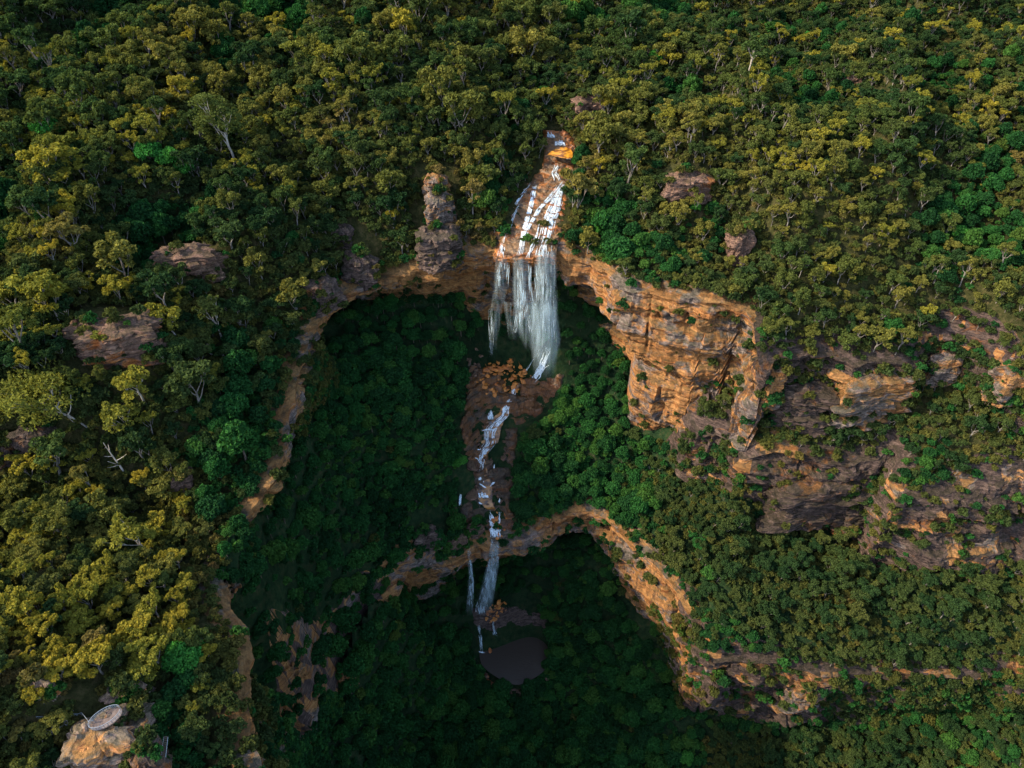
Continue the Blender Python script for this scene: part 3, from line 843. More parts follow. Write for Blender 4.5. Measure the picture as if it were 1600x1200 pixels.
def gum(seed, h=9.0, spread=3.6, clumps=16, tall=False, leaf=0.36, per=85):
    """eucalypt: forking pale limbs, each ending in a domed spray of leaves"""
    rng = np.random.default_rng(seed)
    tr, cr = MB(), MB()
    lean = rng.normal(size=2) * 0.05 * h
    fork = h * (0.5 if tall else 0.38)
    n = 7
    s = np.linspace(0, 1, n)
    path = np.stack([lean[0]*s**1.5 + 0.12*rng.normal(size=n)*s, lean[1]*s**1.5 + 0.12*rng.normal(size=n)*s, s * fork - 1.2*(1-s)], 1)
    r0 = min(0.028 * h + 0.05, 0.012 * h + 0.19)
    v, f = ribbon_tube(path, np.linspace(r0, r0 * 0.62, n), 6); tr.add(v, f)
    top = path[-1]
    nl = 5 if tall else 4
    ends = []
    a0 = rng.uniform(0, 6.28)
    for k in range(nl):
        a = a0 + k * 6.283 / nl + rng.normal() * 0.35
        st = path[-1 - (k % 3)] if k else top
        rad = spread * rng.uniform(0.45, 0.85)
        zt = h * rng.uniform(0.70, 0.92)
        e = np.array([top[0] + math.cos(a)*rad, top[1] + math.sin(a)*rad, zt])
        q = np.linspace(0, 1, 6)[:, None]
        mid = (st + e) / 2 + np.array([math.cos(a), math.sin(a), -0.5]) * 0.12 * spread
        p = (1-q)**2 * st + 2*q*(1-q) * mid + q*q * e + rng.normal(size=(6, 3)) * 0.07
        p[0] = st
        v, f = ribbon_tube(p, np.linspace(r0 * 0.42, r0 * 0.16, 6), 5); tr.add(v, f)
        for j in range(3):
            e2 = e + np.array([rng.normal()*0.22*spread, rng.normal()*0.22*spread, h*0.07*rng.uniform(0.4, 1.6)])
            ends.append(e2)
            pp = np.stack([p[3], (p[4] + e2)/2, e2])
            v, f = ribbon_tube(pp, [r0*0.26, r0*0.18, r0*0.1], 4); tr.add(v, f)
    ends = np.array(ends)
    cl = list(ends)
    while len(cl) < clumps:
        a, rr = rng.uniform(0, 6.28), spread * math.sqrt(rng.uniform(0, 0.9))
        cl.append(np.array([top[0] + math.cos(a)*rr, top[1] + math.sin(a)*rr, h * (1.0 - 0.34*(rr/spread)**2) - rng.uniform(0, 0.2)*h]))
    for c in cl[:clumps]:
        r = spread * rng.uniform(0.19, 0.34)
        v, f = leaf_cards(dome_points(c, r, rng.uniform(0.6, 0.85), int(per * (r / (0.29 * spread)) ** 2), rng), leaf, rng, 0.5)
        cr.add(v, f)
    return tr, cr

def bushy(seed, h=7.0, spread=3.2, clumps=22, leaf=0.36, per=80, pointed=0.0):
    """rainforest tree: a rounded lumpy crown down to the ground layer"""
    rng = np.random.default_rng(seed)
    tr, cr = MB(), MB()
    n = 5
    s = np.linspace(0, 1, n)
    path = np.stack([rng.normal()*0.2*s, rng.normal()*0.2*s, -1.0 + s * h * 0.8], 1)
    v, f = ribbon_tube(path, np.linspace(0.035*h, 0.01*h, n), 6); tr.add(v, f)
    for k in range(5):
        a = rng.uniform(0, 6.28); z0 = h * rng.uniform(0.35, 0.6)
        p = np.array([[0, 0, z0], [math.cos(a)*spread*.35, math.sin(a)*spread*.35, z0 + .12*h], [math.cos(a)*spread*.7, math.sin(a)*spread*.7, z0 + .22*h]])
        v, f = ribbon_tube(p, [0.016*h, 0.011*h, 0.005*h], 4); tr.add(v, f)
    for k in range(clumps):
        z = 1 - (k + 0.5) / clumps * 1.25
        a = k * 2.39996 + rng.normal() * 0.3
        q = math.sqrt(max(0.02, 1 - z*z)) * (1 - pointed * max(z, 0))
        jit = rng.uniform(0.72, 1.05)
        c = np.array([math.cos(a)*q*spread*0.78*jit, math.sin(a)*q*spread*0.78*jit, h*0.58 + z*h*0.34*jit])
        r = spread * rng.uniform(0.26, 0.42)
        v, f = leaf_cards(dome_points(c, r, 0.8, int(per * (r / (0.33*spread))**2), rng), leaf, rng, 0.25, 0.7)
        cr.add(v, f)
    return tr, cr

def proto(kind, tr, cr, bark, leafm, i):
    """one kind of tree: shared trunk and crown meshes, and both joined for the far woods"""
    t = tr.mesh(kind + '_trunk_%d' % i, [bark]); c = cr.mesh(kind + '_crown_%d' % i, [leafm])
    j = MB(); j.add(np.vstack(tr.v), np.vstack(tr.f), 0); j.add(np.vstack(cr.v), np.vstack(cr.f), 1)
    both = j.mesh(kind + '_whole_%d' % i, [bark, leafm])
    return dict(trunk=t, crown=c, whole=both)

PROTO = {
    'gum': [proto('gum', *gum(100 + i, h, s, c, tl), M_BARK, M_GUM, i) for i, (h, s, c, tl) in enumerate(
        [(8.5, 3.6, 26, False), (9.8, 3.2, 20, True), (7.0, 3.0, 22, False), (7.8, 4.0, 32, False), (6.0, 2.4, 18, False)])],
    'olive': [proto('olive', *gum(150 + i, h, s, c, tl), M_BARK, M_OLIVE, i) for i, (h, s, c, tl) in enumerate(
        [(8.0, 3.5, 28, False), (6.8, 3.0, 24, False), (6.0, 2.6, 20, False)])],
    'golden': [proto('golden', *gum(200 + i, h, s, c, tl), M_BARK, M_YELLOW, i) for i, (h, s, c, tl) in enumerate(
        [(8.0, 3.3, 24, False), (9.5, 3.0, 19, True), (6.5, 2.6, 18, False)])],
    'rain': [proto('rain', *bushy(300 + i, h, s, c, pointed=pt), M_BARKD, M_FERN, i) for i, (h, s, c, pt) in enumerate(
        [(7.5, 3.4, 24, 0), (8.5, 3.0, 22, 0.2), (6.0, 2.8, 18, 0), (7.0, 3.8, 26, 0)])],
    'bright': [proto('bright', *bushy(400 + i, 7.5, 3.6, 26), M_BARKD, M_BRIGHT, i) for i in range(2)],
    'shrub': [proto('shrub', *bushy(500 + i, 2.4, 1.5, 9, leaf=0.30, per=34), M_BARKD, M_SHRUB, i) for i in range(3)],
    'gullyshrub': [proto('gullyshrub', *bushy(600 + i, 2.2, 1.5, 9, leaf=0.30, per=34), M_BARKD, M_FERN, i) for i in range(2)],
}
# bare dead tree
def dead_tree(seed, h=10.0, nb=6):
    rng = np.random.default_rng(seed)
    tr = MB()
    s = np.linspace(0, 1, 9)
    path = np.stack([-0.12*h*s**1.3 + 0.1*rng.normal(size=9)*s, 0.1*rng.normal(size=9)*s, h*s - 1*(1-s)], 1)
    v, f = ribbon_tube(path, np.linspace(0.026*h, 0.006*h, 9), 6); tr.add(v, f)
    br = MB()
    for k in range(nb):
        i = 3 + (k * 5) // nb
        a = rng.uniform(0, 6.28) if k else 3.3
        ln = h * rng.uniform(0.2, 0.42) * (1.2 - s[i])
        q = np.linspace(0, 1, 5)[:, None]
        p = path[i] + q * ln * np.array([math.cos(a), math.sin(a), 0.45]) + q**2 * np.array([0, 0, 0.25*ln]) + rng.normal(size=(5, 3))*0.06*q
        v, f = ribbon_tube(p, np.linspace(0.012*h, 0.003*h, 5), 5); br.add(v, f)
    return tr.mesh('dead_trunk', [M_WHITEBARK]), br.mesh('dead_branches', [M_WHITEBARK])

# ---- where they stand
def scatter(cell, jitter, seed, x0=-300, x1=371, y0=-5, y1=469):
    r = np.random.default_rng(seed)
    X, Y = np.meshgrid(np.arange(x0, x1, cell), np.arange(y0, y1, cell * 0.87), indexing='ij')
    X = X + (np.arange(X.shape[1]) % 2)[None] * cell / 2
    X = X + r.uniform(-jitter, jitter, X.shape) * cell; Y = Y + r.uniform(-jitter, jitter, Y.shape) * cell
    return X.ravel(), Y.ravel(), r

def in_poly(px, py, poly):
    a = np.array(poly, float)
    return sdist(a, px, py) > 0

# openings in the canopy, outlined in the photograph and carried on to the ground where they lie
KEEP_OUT = [
    [(838, 196), (860, 190), (905, 226), (902, 262), (895, 300), (885, 345), (878, 400), (765, 405), (772, 370), (792, 325), (815, 290), (838, 262), (846, 235)],
    [(745, 520), (815, 545), (885, 540), (890, 585), (862, 650), (815, 690), (805, 740), (805, 800), (812, 856), (742, 856), (708, 805), (712, 760), (722, 705), (714, 668), (728, 600), (726, 555)],
    [(745, 930), (830, 930), (862, 990), (856, 1035), (844, 1052), (805, 1085), (768, 1072), (742, 1035), (730, 985)],
    [(130, 1060), (200, 1050), (245, 1120), (235, 1200), (110, 1200), (118, 1140)],
    [(50, 1045), (95, 1040), (95, 1095), (45, 1100)],
    [(245, 385), (352, 385), (352, 452), (245, 452)], [(118, 480), (250, 480), (250, 592), (115, 592)],
    [(655, 262), (715, 262), (725, 425), (645, 425)], [(520, 352), (560, 345), (598, 380), (600, 455), (530, 455)],
    [(1032, 262), (1108, 262), (1108, 325), (1032, 325)], [(898, 145), (942, 145), (942, 212), (898, 212)], [(1128, 350), (1168, 350), (1168, 422), (1125, 422)],
    [(640, 800), (690, 800), (735, 860), (650, 850)], [(30, 650), (100, 650), (100, 700), (0, 700)],
]
HEROES = [  # base x, base y in the photograph, height, crown radius, lean (dx, dy), kind, name, label
    (372, 262, 25, 8.0, (-0.22, 0.0), 'gum', 'gum_tree', 'tall pale-limbed gum tree with tiered crown standing clear behind the left spur'),
    (318, 196, 19, 5.5, (-0.22, 0.0), 'golden', 'gum_tree', 'slender tall gum with small orange-yellow top, upslope of the biggest tiered gum'),
    (240, 203, 9, 2.6, (-0.05, 0.0), 'golden', 'gum_tree', 'small thin-stemmed gum with one round yellow tuft on the left spur'),
    (270, 206, 9, 3.4, (0.1, 0.0), 'golden', 'gum_tree', 'small forked gum with flat golden crown beside the thin single-tuft gum'),
    (398, 215, 13, 3.6, (-0.1, 0.0), 'gum', 'gum_tree', 'thin open gum standing just right of the tallest tiered gum'),
    (122, 664, 16, 9.0, (-0.5, 0.1), 'golden', 'gum_tree', 'huge spreading golden gum leaning left over the left slope on white limbs'),
    (228, 632, 12, 4.0, (-0.2, 0.0), 'golden', 'gum_tree', 'golden gum with slanting pale trunk, upper one of two on the left slope'),
    (218, 682, 12, 4.2, (-0.25, 0.0), 'golden', 'gum_tree', 'golden gum with forked pale trunk, lower one of two on the left slope'),
    (280, 532, 11, 4.6, (-0.25, 0.0), 'golden', 'gum_tree', 'yellow-green gum leaning left, right of the large pink rock outcrop'),
    (190, 562, 10, 3.4, (-0.15, 0.0), 'golden', 'gum_tree', 'small golden gum growing in front of the large pink rock outcrop'),
    (348, 532, 16, 3.6, (0.0, 0.0), 'gum', 'gum_tree', 'sparse twiggy gum with bare grey branches above the left rim'),
    (335, 560, 9, 2.8, (-0.2, 0.0), 'gum', 'gum_tree', 'small gum just below the sparse twiggy gum on the left slope'),
    (242, 872, 13, 4.2, (-0.3, 0.0), 'golden', 'gum_tree', 'lone gum with bare white side branches above the lookout knob'),
    (1166, 125, 15, 4.5, (0.1, 0.0), 'gum', 'gum_tree', 'vase-shaped gum standing alone on the far right slope above the plateau'),
    (757, 66, 9, 5.0, (0.0, 0.0), 'gum', 'gum_tree', 'fan-shaped gum with many white stems on the far slope, top centre'),
    (82, 222, 9, 5.2, (0.0, 0.0), 'bright', 'rainforest_tree', 'single dense bright green tree on the left spur near the photo edge'),
    (240, 262, 9, 4.6, (0.0, 0.0), 'bright', 'rainforest_tree', 'bright green tree, left one of three in the gully head'),
    (268, 268, 8, 4.0, (0.0, 0.0), 'bright', 'rainforest_tree', 'bright green tree, middle one of three in the gully head'),
    (292, 280, 7, 3.6, (0.0, 0.0), 'bright', 'rainforest_tree', 'bright green tree, right one of three in the gully head'),
    (298, 1040, 8, 4.4, (0.0, 0.0), 'bright', 'rainforest_tree', 'single vivid green tree among the golden gums of the lookout knob'),
    (1022, 112, 9, 2.8, (0.0, 0.0), 'bright', 'rainforest_tree', 'small round blue-green tree alone among olive gums, far slope'),
]
DEADS = [(197, 742, 13, 'bare dead tree with one long level branch, above the left gully'),
         (625, 38, 9, 'bare white dead tree among gums on the far left slope'),
         (180, 1012, 5, 'small white dead tree among golden gums on the lookout knob'),
         (1222, 905, 6, 'small bare tree on the wooded ledge below the right cliffs')]
HERO_POS = [hit(h[0], h[1]) for h in HEROES] + [hit(h[0], h[1]) for h in DEADS]
def near_hero(x, y):
    m = np.zeros(np.shape(x), bool)
    for h, p in zip(HEROES, HERO_POS):
        m |= (np.abs(x - p[0]) < h[3] * 0.55) & (y < p[1] + 1.5) & (y > p[1] - h[3] * 0.8)
    return m
def open_ground(x, y, z):
    px, py, _ = to_px(x, y, z)
    m = np.zeros(np.shape(px), bool)
    for p in KEEP_OUT:
        m |= in_poly(px, py, p)
    return m

SITES = []     # x, y, z, kind, variant, scale, rz
def settle(cell, seed, scale_lo, scale_hi, layer):
    X, Y, r = scatter(cell, 0.42, seed)
    T = tier(X, Y); Z = top_h(X, Y)
    sa, sb, sc = bil(SDA, X, Y), bil(SDB, X, Y), bil(SDC, X, Y)
    # keep off the cliff faces
    ok = ~((T == 1) & (sc > -5)) & ~((T == 3) & (sa < 1.8)) & ~((T == 1) & (sb < 1.8)) & ~((T == 2) & (sc < 1.8)) & ~((T <= 1) & (sa > -2.5)) & ~((T == 2) & (sa > -3)) & ~((T == 0) & (sb > -3))
    px, py, dep = to_px(X, Y, Z)
    ok &= (px > -800) & (px < 2350) & (py < 1560) & (dep > 30)
    ok &= ~open_ground(X, Y, Z)
    if layer != 'under': ok &= ~near_hero(X, Y)
    slope_zone = (T == 3) & (px < 440) & (py > 400) & (py < 880)
    rimgap = (T == 3) & (px < 760) & (sa < np.where((px < 460) & (py > 740), 6.5, 4.0))
    thin = 1.0 * rimgap + 0.45 * slope_zone * (fbm(X / 18, Y / 18, 0, 61, 2) > -0.2)
    if layer != 'under': ok &= r.random(len(X)) > thin
    if layer == 'emergent': ok &= ~((T == 3) & ((px > 1000) | (py > 860))) & (T == 3)
    X, Y, Z, T, px, py = [a[ok] for a in (X, Y, Z, T, px, py)]
    n = len(X)
    wet = fbm(X / 35, Y / 35, 0, 91, 3)
    moist_shade = wet + np.where(T <= 1, 1.5, 0) - np.where(T == 2, 0.1, 0)
    # the gully behind the left spur, and the shaded bank above the fall
    g = lambda cx, cy, rx, ry: np.exp(-((px - cx) / rx) ** 2 - ((py - cy) / ry) ** 2)
    moist_shade = moist_shade + 0.8*g(420, 290, 90, 70) + 0.7*g(560, 240, 120, 70) + 0.8*g(760, 280, 70, 80) + 0.8*g(120, 810, 200, 55) + 0.95*g(290, 640, 150, 170) + 0.4*g(1300, 40, 300, 60) + 0.5*g(950, 350, 50, 70)
    moist_shade = moist_shade - 0.5 * g(1350, 200, 300, 80) - 0.9 * g(180, 1000, 200, 110) - 0.5 * g(230, 260, 200, 60) - 1.9 * (T == 1) * g(1300, 900, 330, 150) - 0.9 * (T == 1) * g(960, 740, 180, 100)  # right ledge turned dark olive, cloud shade put into leaf colour
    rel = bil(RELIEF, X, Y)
    moist_shade = moist_shade - np.clip(rel / 7.0, -0.9, 0.6) * (T == 3) - 0.55 * (T == 0) * (px > 980) - 1.0 * (T == 0) * (px > 1100) - 1.2 * (T == 1) * (px > 1200)  # right gorge and ledge steered to dark olive to imitate cloud shade
    u = r.random(n)
    gold = (np.clip(rel / 40, 0, 0.10) + g(180, 1000, 220, 110) * 0.85 + g(130, 270, 230, 40) * 0.35 + g(1300, 180, 260, 50) * 0.3 + g(60, 560, 90, 90) * 0.4 + 0.02) * (T == 3)  # extra golden crowns on ridges put the sunlit tone into leaf colour
    kind = np.where(moist_shade + r.normal(size=n) * 0.22 > 0.42, 'rain', np.where(r.random(n) < gold, 'golden', 'gum'))
    far = (T == 3) * np.clip(g(1450, 20, 420, 100) * 1.3 + 0.55 * g(420, 480, 300, 160) + 0.3, 0, 0.95)  # top-right slope gets more dark olive, its cloud shade painted as foliage
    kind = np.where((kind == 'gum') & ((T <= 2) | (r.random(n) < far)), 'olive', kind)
    kind = np.where((kind == 'rain') & (u < 0.012), 'bright', kind)
    if layer == 'under':
        kind = np.where(kind == 'rain', 'gullyshrub', 'shrub')
    small_ = np.where((px > 1050), 0.85, 1.0) * np.where((T == 3) & (py > 860), 0.85, 1.0)
    big_ = 1 + 0.30 * fbm(X / 16, Y / 16, 0, 77, 2) * (1 if layer != 'under' else 0)
    for i in range(n):
        k = kind[i]
        SITES.append((X[i], Y[i], Z[i], k, int(r.integers(len(PROTO[k]))), r.uniform(scale_lo, scale_hi) * big_[i] * small_[i], r.uniform(0, 6.283)))
settle(4.25, 71, 0.48, 1.1, 'canopy')
settle(15.0, 73, 1.25, 1.7, 'emergent')
settle(2.4, 72, 0.7, 1.5, 'under')
rs = np.random.default_rng(5)
# forest carrying on in under the overhangs
for sdg, Hs, fn, z_ in ((SDA, H1, uc_A, 0), (SDB, H0, uc_B, 0)):
    X, Y, r = scatter(3.4, 0.42, 75)
    s_ = bil(sdg, X, Y); u_ = fn(X, Y)
    ok = (s_ > -2.4) & (s_ < np.minimum(u_ + 1, 13)) & (u_ > 2)
    if sdg is SDB: ok &= bil(SDA, X, Y) < 0
    X, Y = X[ok], Y[ok]; Z = bil(Hs, X, Y)
    ok = ~open_ground(X, Y, Z)
    for x, y, z in zip(X[ok], Y[ok], Z[ok]):
        SITES.append((x, y, z, 'rain', int(r.integers(4)), r.uniform(0.45, 0.8), r.uniform(0, 6.283)))
for q in np.vstack(SHRUB_SPOTS):
    k = 'gullyshrub' if ((q[2] < 100 and q[0] < 40) or rs.random() < 0.3) else 'shrub'
    SITES.append((q[0], q[1], q[2] - 0.3, k, int(rs.integers(len(PROTO[k]))), rs.uniform(0.4, 1.5), rs.uniform(0, 6.283)))
print('sites', len(SITES))

# ---- the largest in view become trees of their own, the rest one wood of each kind
SA = np.array([(s[0], s[1], s[2], s[5]) for s in SITES])
TALL = np.random.default_rng(8).uniform(0.8, 1.35, len(SITES))
KIND = np.array([s[3] for s in SITES])
spx, spy, sdep = to_px(SA[:, 0], SA[:, 1], SA[:, 2] + 5)
dist = np.sqrt(SA[:, 0]**2 + SA[:, 1]**2 + (SA[:, 2] - CZ)**2)
inview = (spx > 8) & (spx < 1592) & (spy > 8) & (spy < 1190)
INDIV = np.zeros(len(SITES), bool)
def pick(kinds, count):
    m = np.isin(KIND, kinds) & inview
    idx = np.where(m)[0]
    idx = idx[np.argsort(-(SA[idx, 3] * 7 / dist[idx]))][:count * 2]
    idx = idx[visible(SA[idx, 0], SA[idx, 1], SA[idx, 2] + 5 * SA[idx, 3])][:count]
    INDIV[idx] = True
    return idx
GUMS = pick(['gum', 'golden', 'olive'], 275)
RAINS = pick(['rain', 'bright'], 280)

PLACES = {
 0: [((800, 1120), 'below the pool'), ((640, 1080), 'left of the pool'), ((950, 1030), 'right of the pool'), ((930, 900), 'under the lower arch'), ((650, 980), 'under the left end of the lower arch'), ((1180, 1180), 'under the lower right cliff')],
 1: [((560, 640), 'under the left rim'), ((560, 760), 'left of the boulder stream'), ((640, 860), 'just above the left lower lip'), ((480, 950), 'at the foot of the left wall'), ((700, 520), 'left of the fall foot'),
     ((930, 580), 'right of the fall foot'), ((850, 700), 'right of the boulder stream'), ((1000, 690), 'beneath the big orange buttress'), ((1050, 800), 'above the right end of the arch'),
     ((1200, 880), 'below the dark foot buttresses'), ((1350, 950), 'on the wooded right ledge'), ((1550, 1000), 'at the dark right edge')],
 2: [((1250, 640), 'on the ledge between orange buttresses'), ((1500, 680), 'in the far right cliff gully')],
 3: [((60, 950), 'left of the lookout rocks'), ((200, 980), 'above the lookout'), ((320, 960), 'on the knob edge above the cleft'), ((320, 1120), 'right of the lookout'), ((60, 1160), 'below the lookout handrail'),
     ((150, 850), 'in the gully behind the lookout knob'), ((60, 600), 'near the leaning golden gum'), ((250, 700), 'on the steep bush above the left cliff'), ((180, 500), 'around the large pink outcrop'),
     ((350, 560), 'above the bend of the left rim'), ((100, 300), 'on the crest of the left spur'), ((350, 370), 'on the nose of the left spur'), ((450, 280), 'in the gully behind the spur'), ((200, 100), 'on the far left plateau'),
     ((600, 250), 'left of the rock pillar'), ((600, 100), 'on the far plateau at top centre'), ((770, 290), 'beside the left edge of the cascade'), ((930, 320), 'beside the right edge of the cascade'), ((1000, 130), 'on the far slope past the creek'),
     ((1080, 350), 'on top of the big orange buttress'), ((1300, 180), 'on the sunlit right plateau crest'), ((1350, 350), 'on the middle of the right plateau'), ((1300, 500), 'above the right cliff edge'), ((1550, 450), 'at the right photo edge')]}
def whereabouts(px, py, t):
    return min(PLACES[t], key=lambda q: (q[0][0] - px) ** 2 + (q[0][1] - py) ** 2)[1]
def plant(i, name, crown_word, group_word):
    x, y, z, k, v, s, rz = SITES[i]
    P_ = PROTO[k][v]
    t = int(tier(x, y))
    e = link(name, None, None, (x, y, z), rz, (s, s, s * TALL[i]))
    w = whereabouts(spx[i], spy[i], t)
    tone = {'gum': 'olive', 'olive': 'dark olive', 'golden': 'golden yellow', 'rain': 'dark green', 'bright': 'bright green'}[k]
    tag(e, '%s %s %s' % (tone, crown_word, w), 'tree', group='%s %s %s' % (tone, group_word, w))
    link('trunk', P_['trunk'], e); link('crown', P_['crown'], e)
for i in GUMS: plant(i, 'gum_tree', 'gum tree', 'gum trees')
for i in RAINS: plant(i, 'rainforest_tree', 'round-crowned tree', 'rainforest trees')

def wood(name, sel, protos, label=None):
    """all remaining trees of one kind: points carrying turn, size and variant, instanced as one object"""
    idx = np.where(sel)[0]
    me = bpy.data.meshes.new(name)
    me.vertices.add(len(idx))
    me.vertices.foreach_set('co', SA[idx, :3].astype(np.float32).ravel())
    for nm, ty, val in (('size', 'FLOAT', SA[idx, 3]), ('rise', 'FLOAT', SA[idx, 3] * TALL[idx]), ('turn', 'FLOAT', np.array([SITES[i][6] for i in idx])), ('variant', 'INT', np.array([protos.index((SITES[i][3], SITES[i][4])) for i in idx]))):
        a = me.attributes.new(nm, ty, 'POINT'); a.data.foreach_set('value', val.astype(np.float32 if ty == 'FLOAT' else np.int32))
    col = bpy.data.collections.new(name + '_kinds')
    for n_, (k, v) in enumerate(protos):
        ob = bpy.data.objects.new('kind_%03d' % n_, PROTO[k][v]['whole'])
        col.objects.link(ob)
    o = link(name, me)
    tag(o, label, kind='stuff')
    ng = bpy.data.node_groups.new(name, 'GeometryNodeTree')
    ng.interface.new_socket('Geometry', in_out='INPUT', socket_type='NodeSocketGeometry')
    ng.interface.new_socket('Geometry', in_out='OUTPUT', socket_type='NodeSocketGeometry')
    gi, go = ng.nodes.new('NodeGroupInput'), ng.nodes.new('NodeGroupOutput')
    ip = ng.nodes.new('GeometryNodeInstanceOnPoints')
    ci = ng.nodes.new('GeometryNodeCollectionInfo')
    ci.inputs['Collection'].default_value = col
    ci.inputs['Separate Children'].default_value = True
    ci.inputs['Reset Children'].default_value = True
    def attr(nm, ty):
        a = ng.nodes.new('GeometryNodeInputNamedAttribute'); a.data_type = ty; a.inputs['Name'].default_value = nm; return a.outputs[0]
    cx = ng.nodes.new('ShaderNodeCombineXYZ')
    e2r = ng.nodes.new('FunctionNodeEulerToRotation')
    ng.links.new(attr('turn', 'FLOAT'), cx.inputs['Z']); ng.links.new(cx.outputs[0], e2r.inputs[0])
    ng.links.new(gi.outputs[0], ip.inputs['Points']); ng.links.new(ci.outputs[0], ip.inputs['Instance'])
    ip.inputs['Pick Instance'].default_value = True
    ng.links.new(attr('variant', 'INT'), ip.inputs['Instance Index'])
    ng.links.new(e2r.outputs[0], ip.inputs['Rotation']); 
    sx_ = ng.nodes.new('ShaderNodeCombineXYZ'); za = attr('size', 'FLOAT'); zb_ = attr('rise', 'FLOAT')
    ng.links.new(za, sx_.inputs[0]); ng.links.new(za, sx_.inputs[1]); ng.links.new(zb_, sx_.inputs[2]); ng.links.new(sx_.outputs[0], ip.inputs['Scale'])
    ng.links.new(ip.outputs[0], go.inputs[0])
    mod = o.modifiers.new('wood', 'NODES'); mod.node_group = ng
    return o
allp = lambda *ks: [(k, v) for k in ks for v in range(len(PROTO[k]))]
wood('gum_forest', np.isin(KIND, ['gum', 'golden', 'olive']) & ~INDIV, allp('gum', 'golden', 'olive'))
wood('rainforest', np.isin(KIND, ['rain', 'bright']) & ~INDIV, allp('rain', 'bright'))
wood('undergrowth', np.isin(KIND, ['shrub', 'gullyshrub']), allp('shrub', 'gullyshrub'))

# ------------------------------------------------------------------ single trees one can pick out
for n_, (h, p) in enumerate(zip(HEROES, HERO_POS)):
    bx, by, ht, sprd, lean, k, nm, lab = h
    if k == 'bright':
        tr, cr = bushy(800 + n_, ht, sprd, 30, leaf=0.36, per=100)
        mats = (M_BARKD, M_BRIGHT)
    else:
        tr, cr = gum(800 + n_, ht, sprd, int(20 + sprd * 4.5), True, leaf=0.42, per=60 if sprd < 5 else 75)
        mats = (M_WHITEBARK, M_GUM if k == 'gum' else M_YELLOW)
        if 'huge' in lab:
            tr2, cr2 = gum(850 + n_, ht * 0.7, sprd * 0.7, 16, False, leaf=0.4, per=80)
            for v, f in zip(tr2.v, tr2.f): tr.add(v + [sprd*0.2, 0, 0], f - f.min())
            for v, f in zip(cr2.v, cr2.f): cr.add(v + [sprd*0.2, -1, 0], f - f.min())
    for mb in (tr, cr):
        for v in mb.v:
            v[:, 0] += lean[0] * v[:, 2]; v[:, 1] += lean[1] * v[:, 2]
    e = link(nm, None, None, tuple(p))
    tag(e, lab, 'tree')
    link('trunk', tr.mesh('hero_trunk_%d' % n_, [mats[0]]), e)
    link('crown', cr.mesh('hero_crown_%d' % n_, [mats[1]]), e)
for (bx, by, ht, lab), p, n_ in zip(DEADS, HERO_POS[len(HEROES):], range(9)):
    a, b = dead_tree(900 + n_, ht)
    e = link('dead_tree', None, None, tuple(p)); tag(e, lab, 'dead tree')
    link('trunk', a, e); link('branches', b, e)

# ------------------------------------------------------------------ the pool
def disc_from_px(name, poly, z, mat, kind='structure'):
    w = [at(px, py, z) for px, py in poly]
    c = catmull(np.array([(x, y, 0) for x, y in w + [w[0]]]), 0.7)[:, :2]
    bm_v = [(*c.mean(0), z)] + [(x, y, z) for x, y in c]
    n = len(c)
    me = bpy.data.meshes.new(name)
    me.from_pydata(bm_v, [], [(0, 1 + i, 1 + (i + 1) % n) for i in range(n)])
    me.materials.append(mat)
    o = link(name, me)
    return tag(o, kind=kind)
m, nt, N, L, out = new_mat('pool_water')
g = N('ShaderNodeNewGeometry')
b = N('ShaderNodeBsdfPrincipled')
b.inputs['Base Color'].default_value = (0.035, 0.027, 0.02, 1)
b.inputs['Roughness'].default_value = 0.3; b.inputs['Specular IOR Level'].default_value = 0.25
wv = noise_tex(N, L, mapping(N, L, g.outputs['Position'], (0.45, 1.5, 1.0)), 1.0, 4, 0.6, 0.4)
bp = N('ShaderNodeBump'); bp.inputs['Strength'].default_value = 1.0; bp.inputs['Distance'].default_value = 0.08
L(wv, bp.inputs['Height']); L(bp.outputs[0], b.inputs['Normal']); L(b.outputs[0], out.inputs[0])
M_POOL = m
m, nt, N, L, out = new_mat('amber_water')
b = N('ShaderNodeBsdfPrincipled')
g = N('ShaderNodeNewGeometry')
r = ramp(N, [(0.38, (0.14, 0.05, 0.008)), (0.6, (0.50, 0.22, 0.022))]); L(noise_tex(N, L, g.outputs['Position'], 0.5, 3), r.inputs[0]); L(r.outputs[0], b.inputs['Base Color'])
b.inputs['Roughness'].default_value = 0.15; L(b.outputs[0], out.inputs[0])
M_AMBER = m
m, nt, N, L, out = new_mat('tannin_water')
b = N('ShaderNodeBsdfPrincipled'); g = N('ShaderNodeNewGeometry')
r = ramp(N, [(0.4, (0.05, 0.024, 0.010)), (0.62, (0.30, 0.14, 0.035))]); L(noise_tex(N, L, g.outputs['Position'], 0.4, 4), r.inputs[0]); L(r.outputs[0], b.inputs['Base Color'])
b.inputs['Roughness'].default_value = 0.2; L(b.outputs[0], out.inputs[0])
M_STREAMW = m
disc_from_px('pool_water', [(748, 1000), (758, 980), (800, 962), (846, 978), (862, 1005), (856, 1040), (834, 1060), (806, 1070), (776, 1058), (752, 1036)], -15.2, M_POOL)

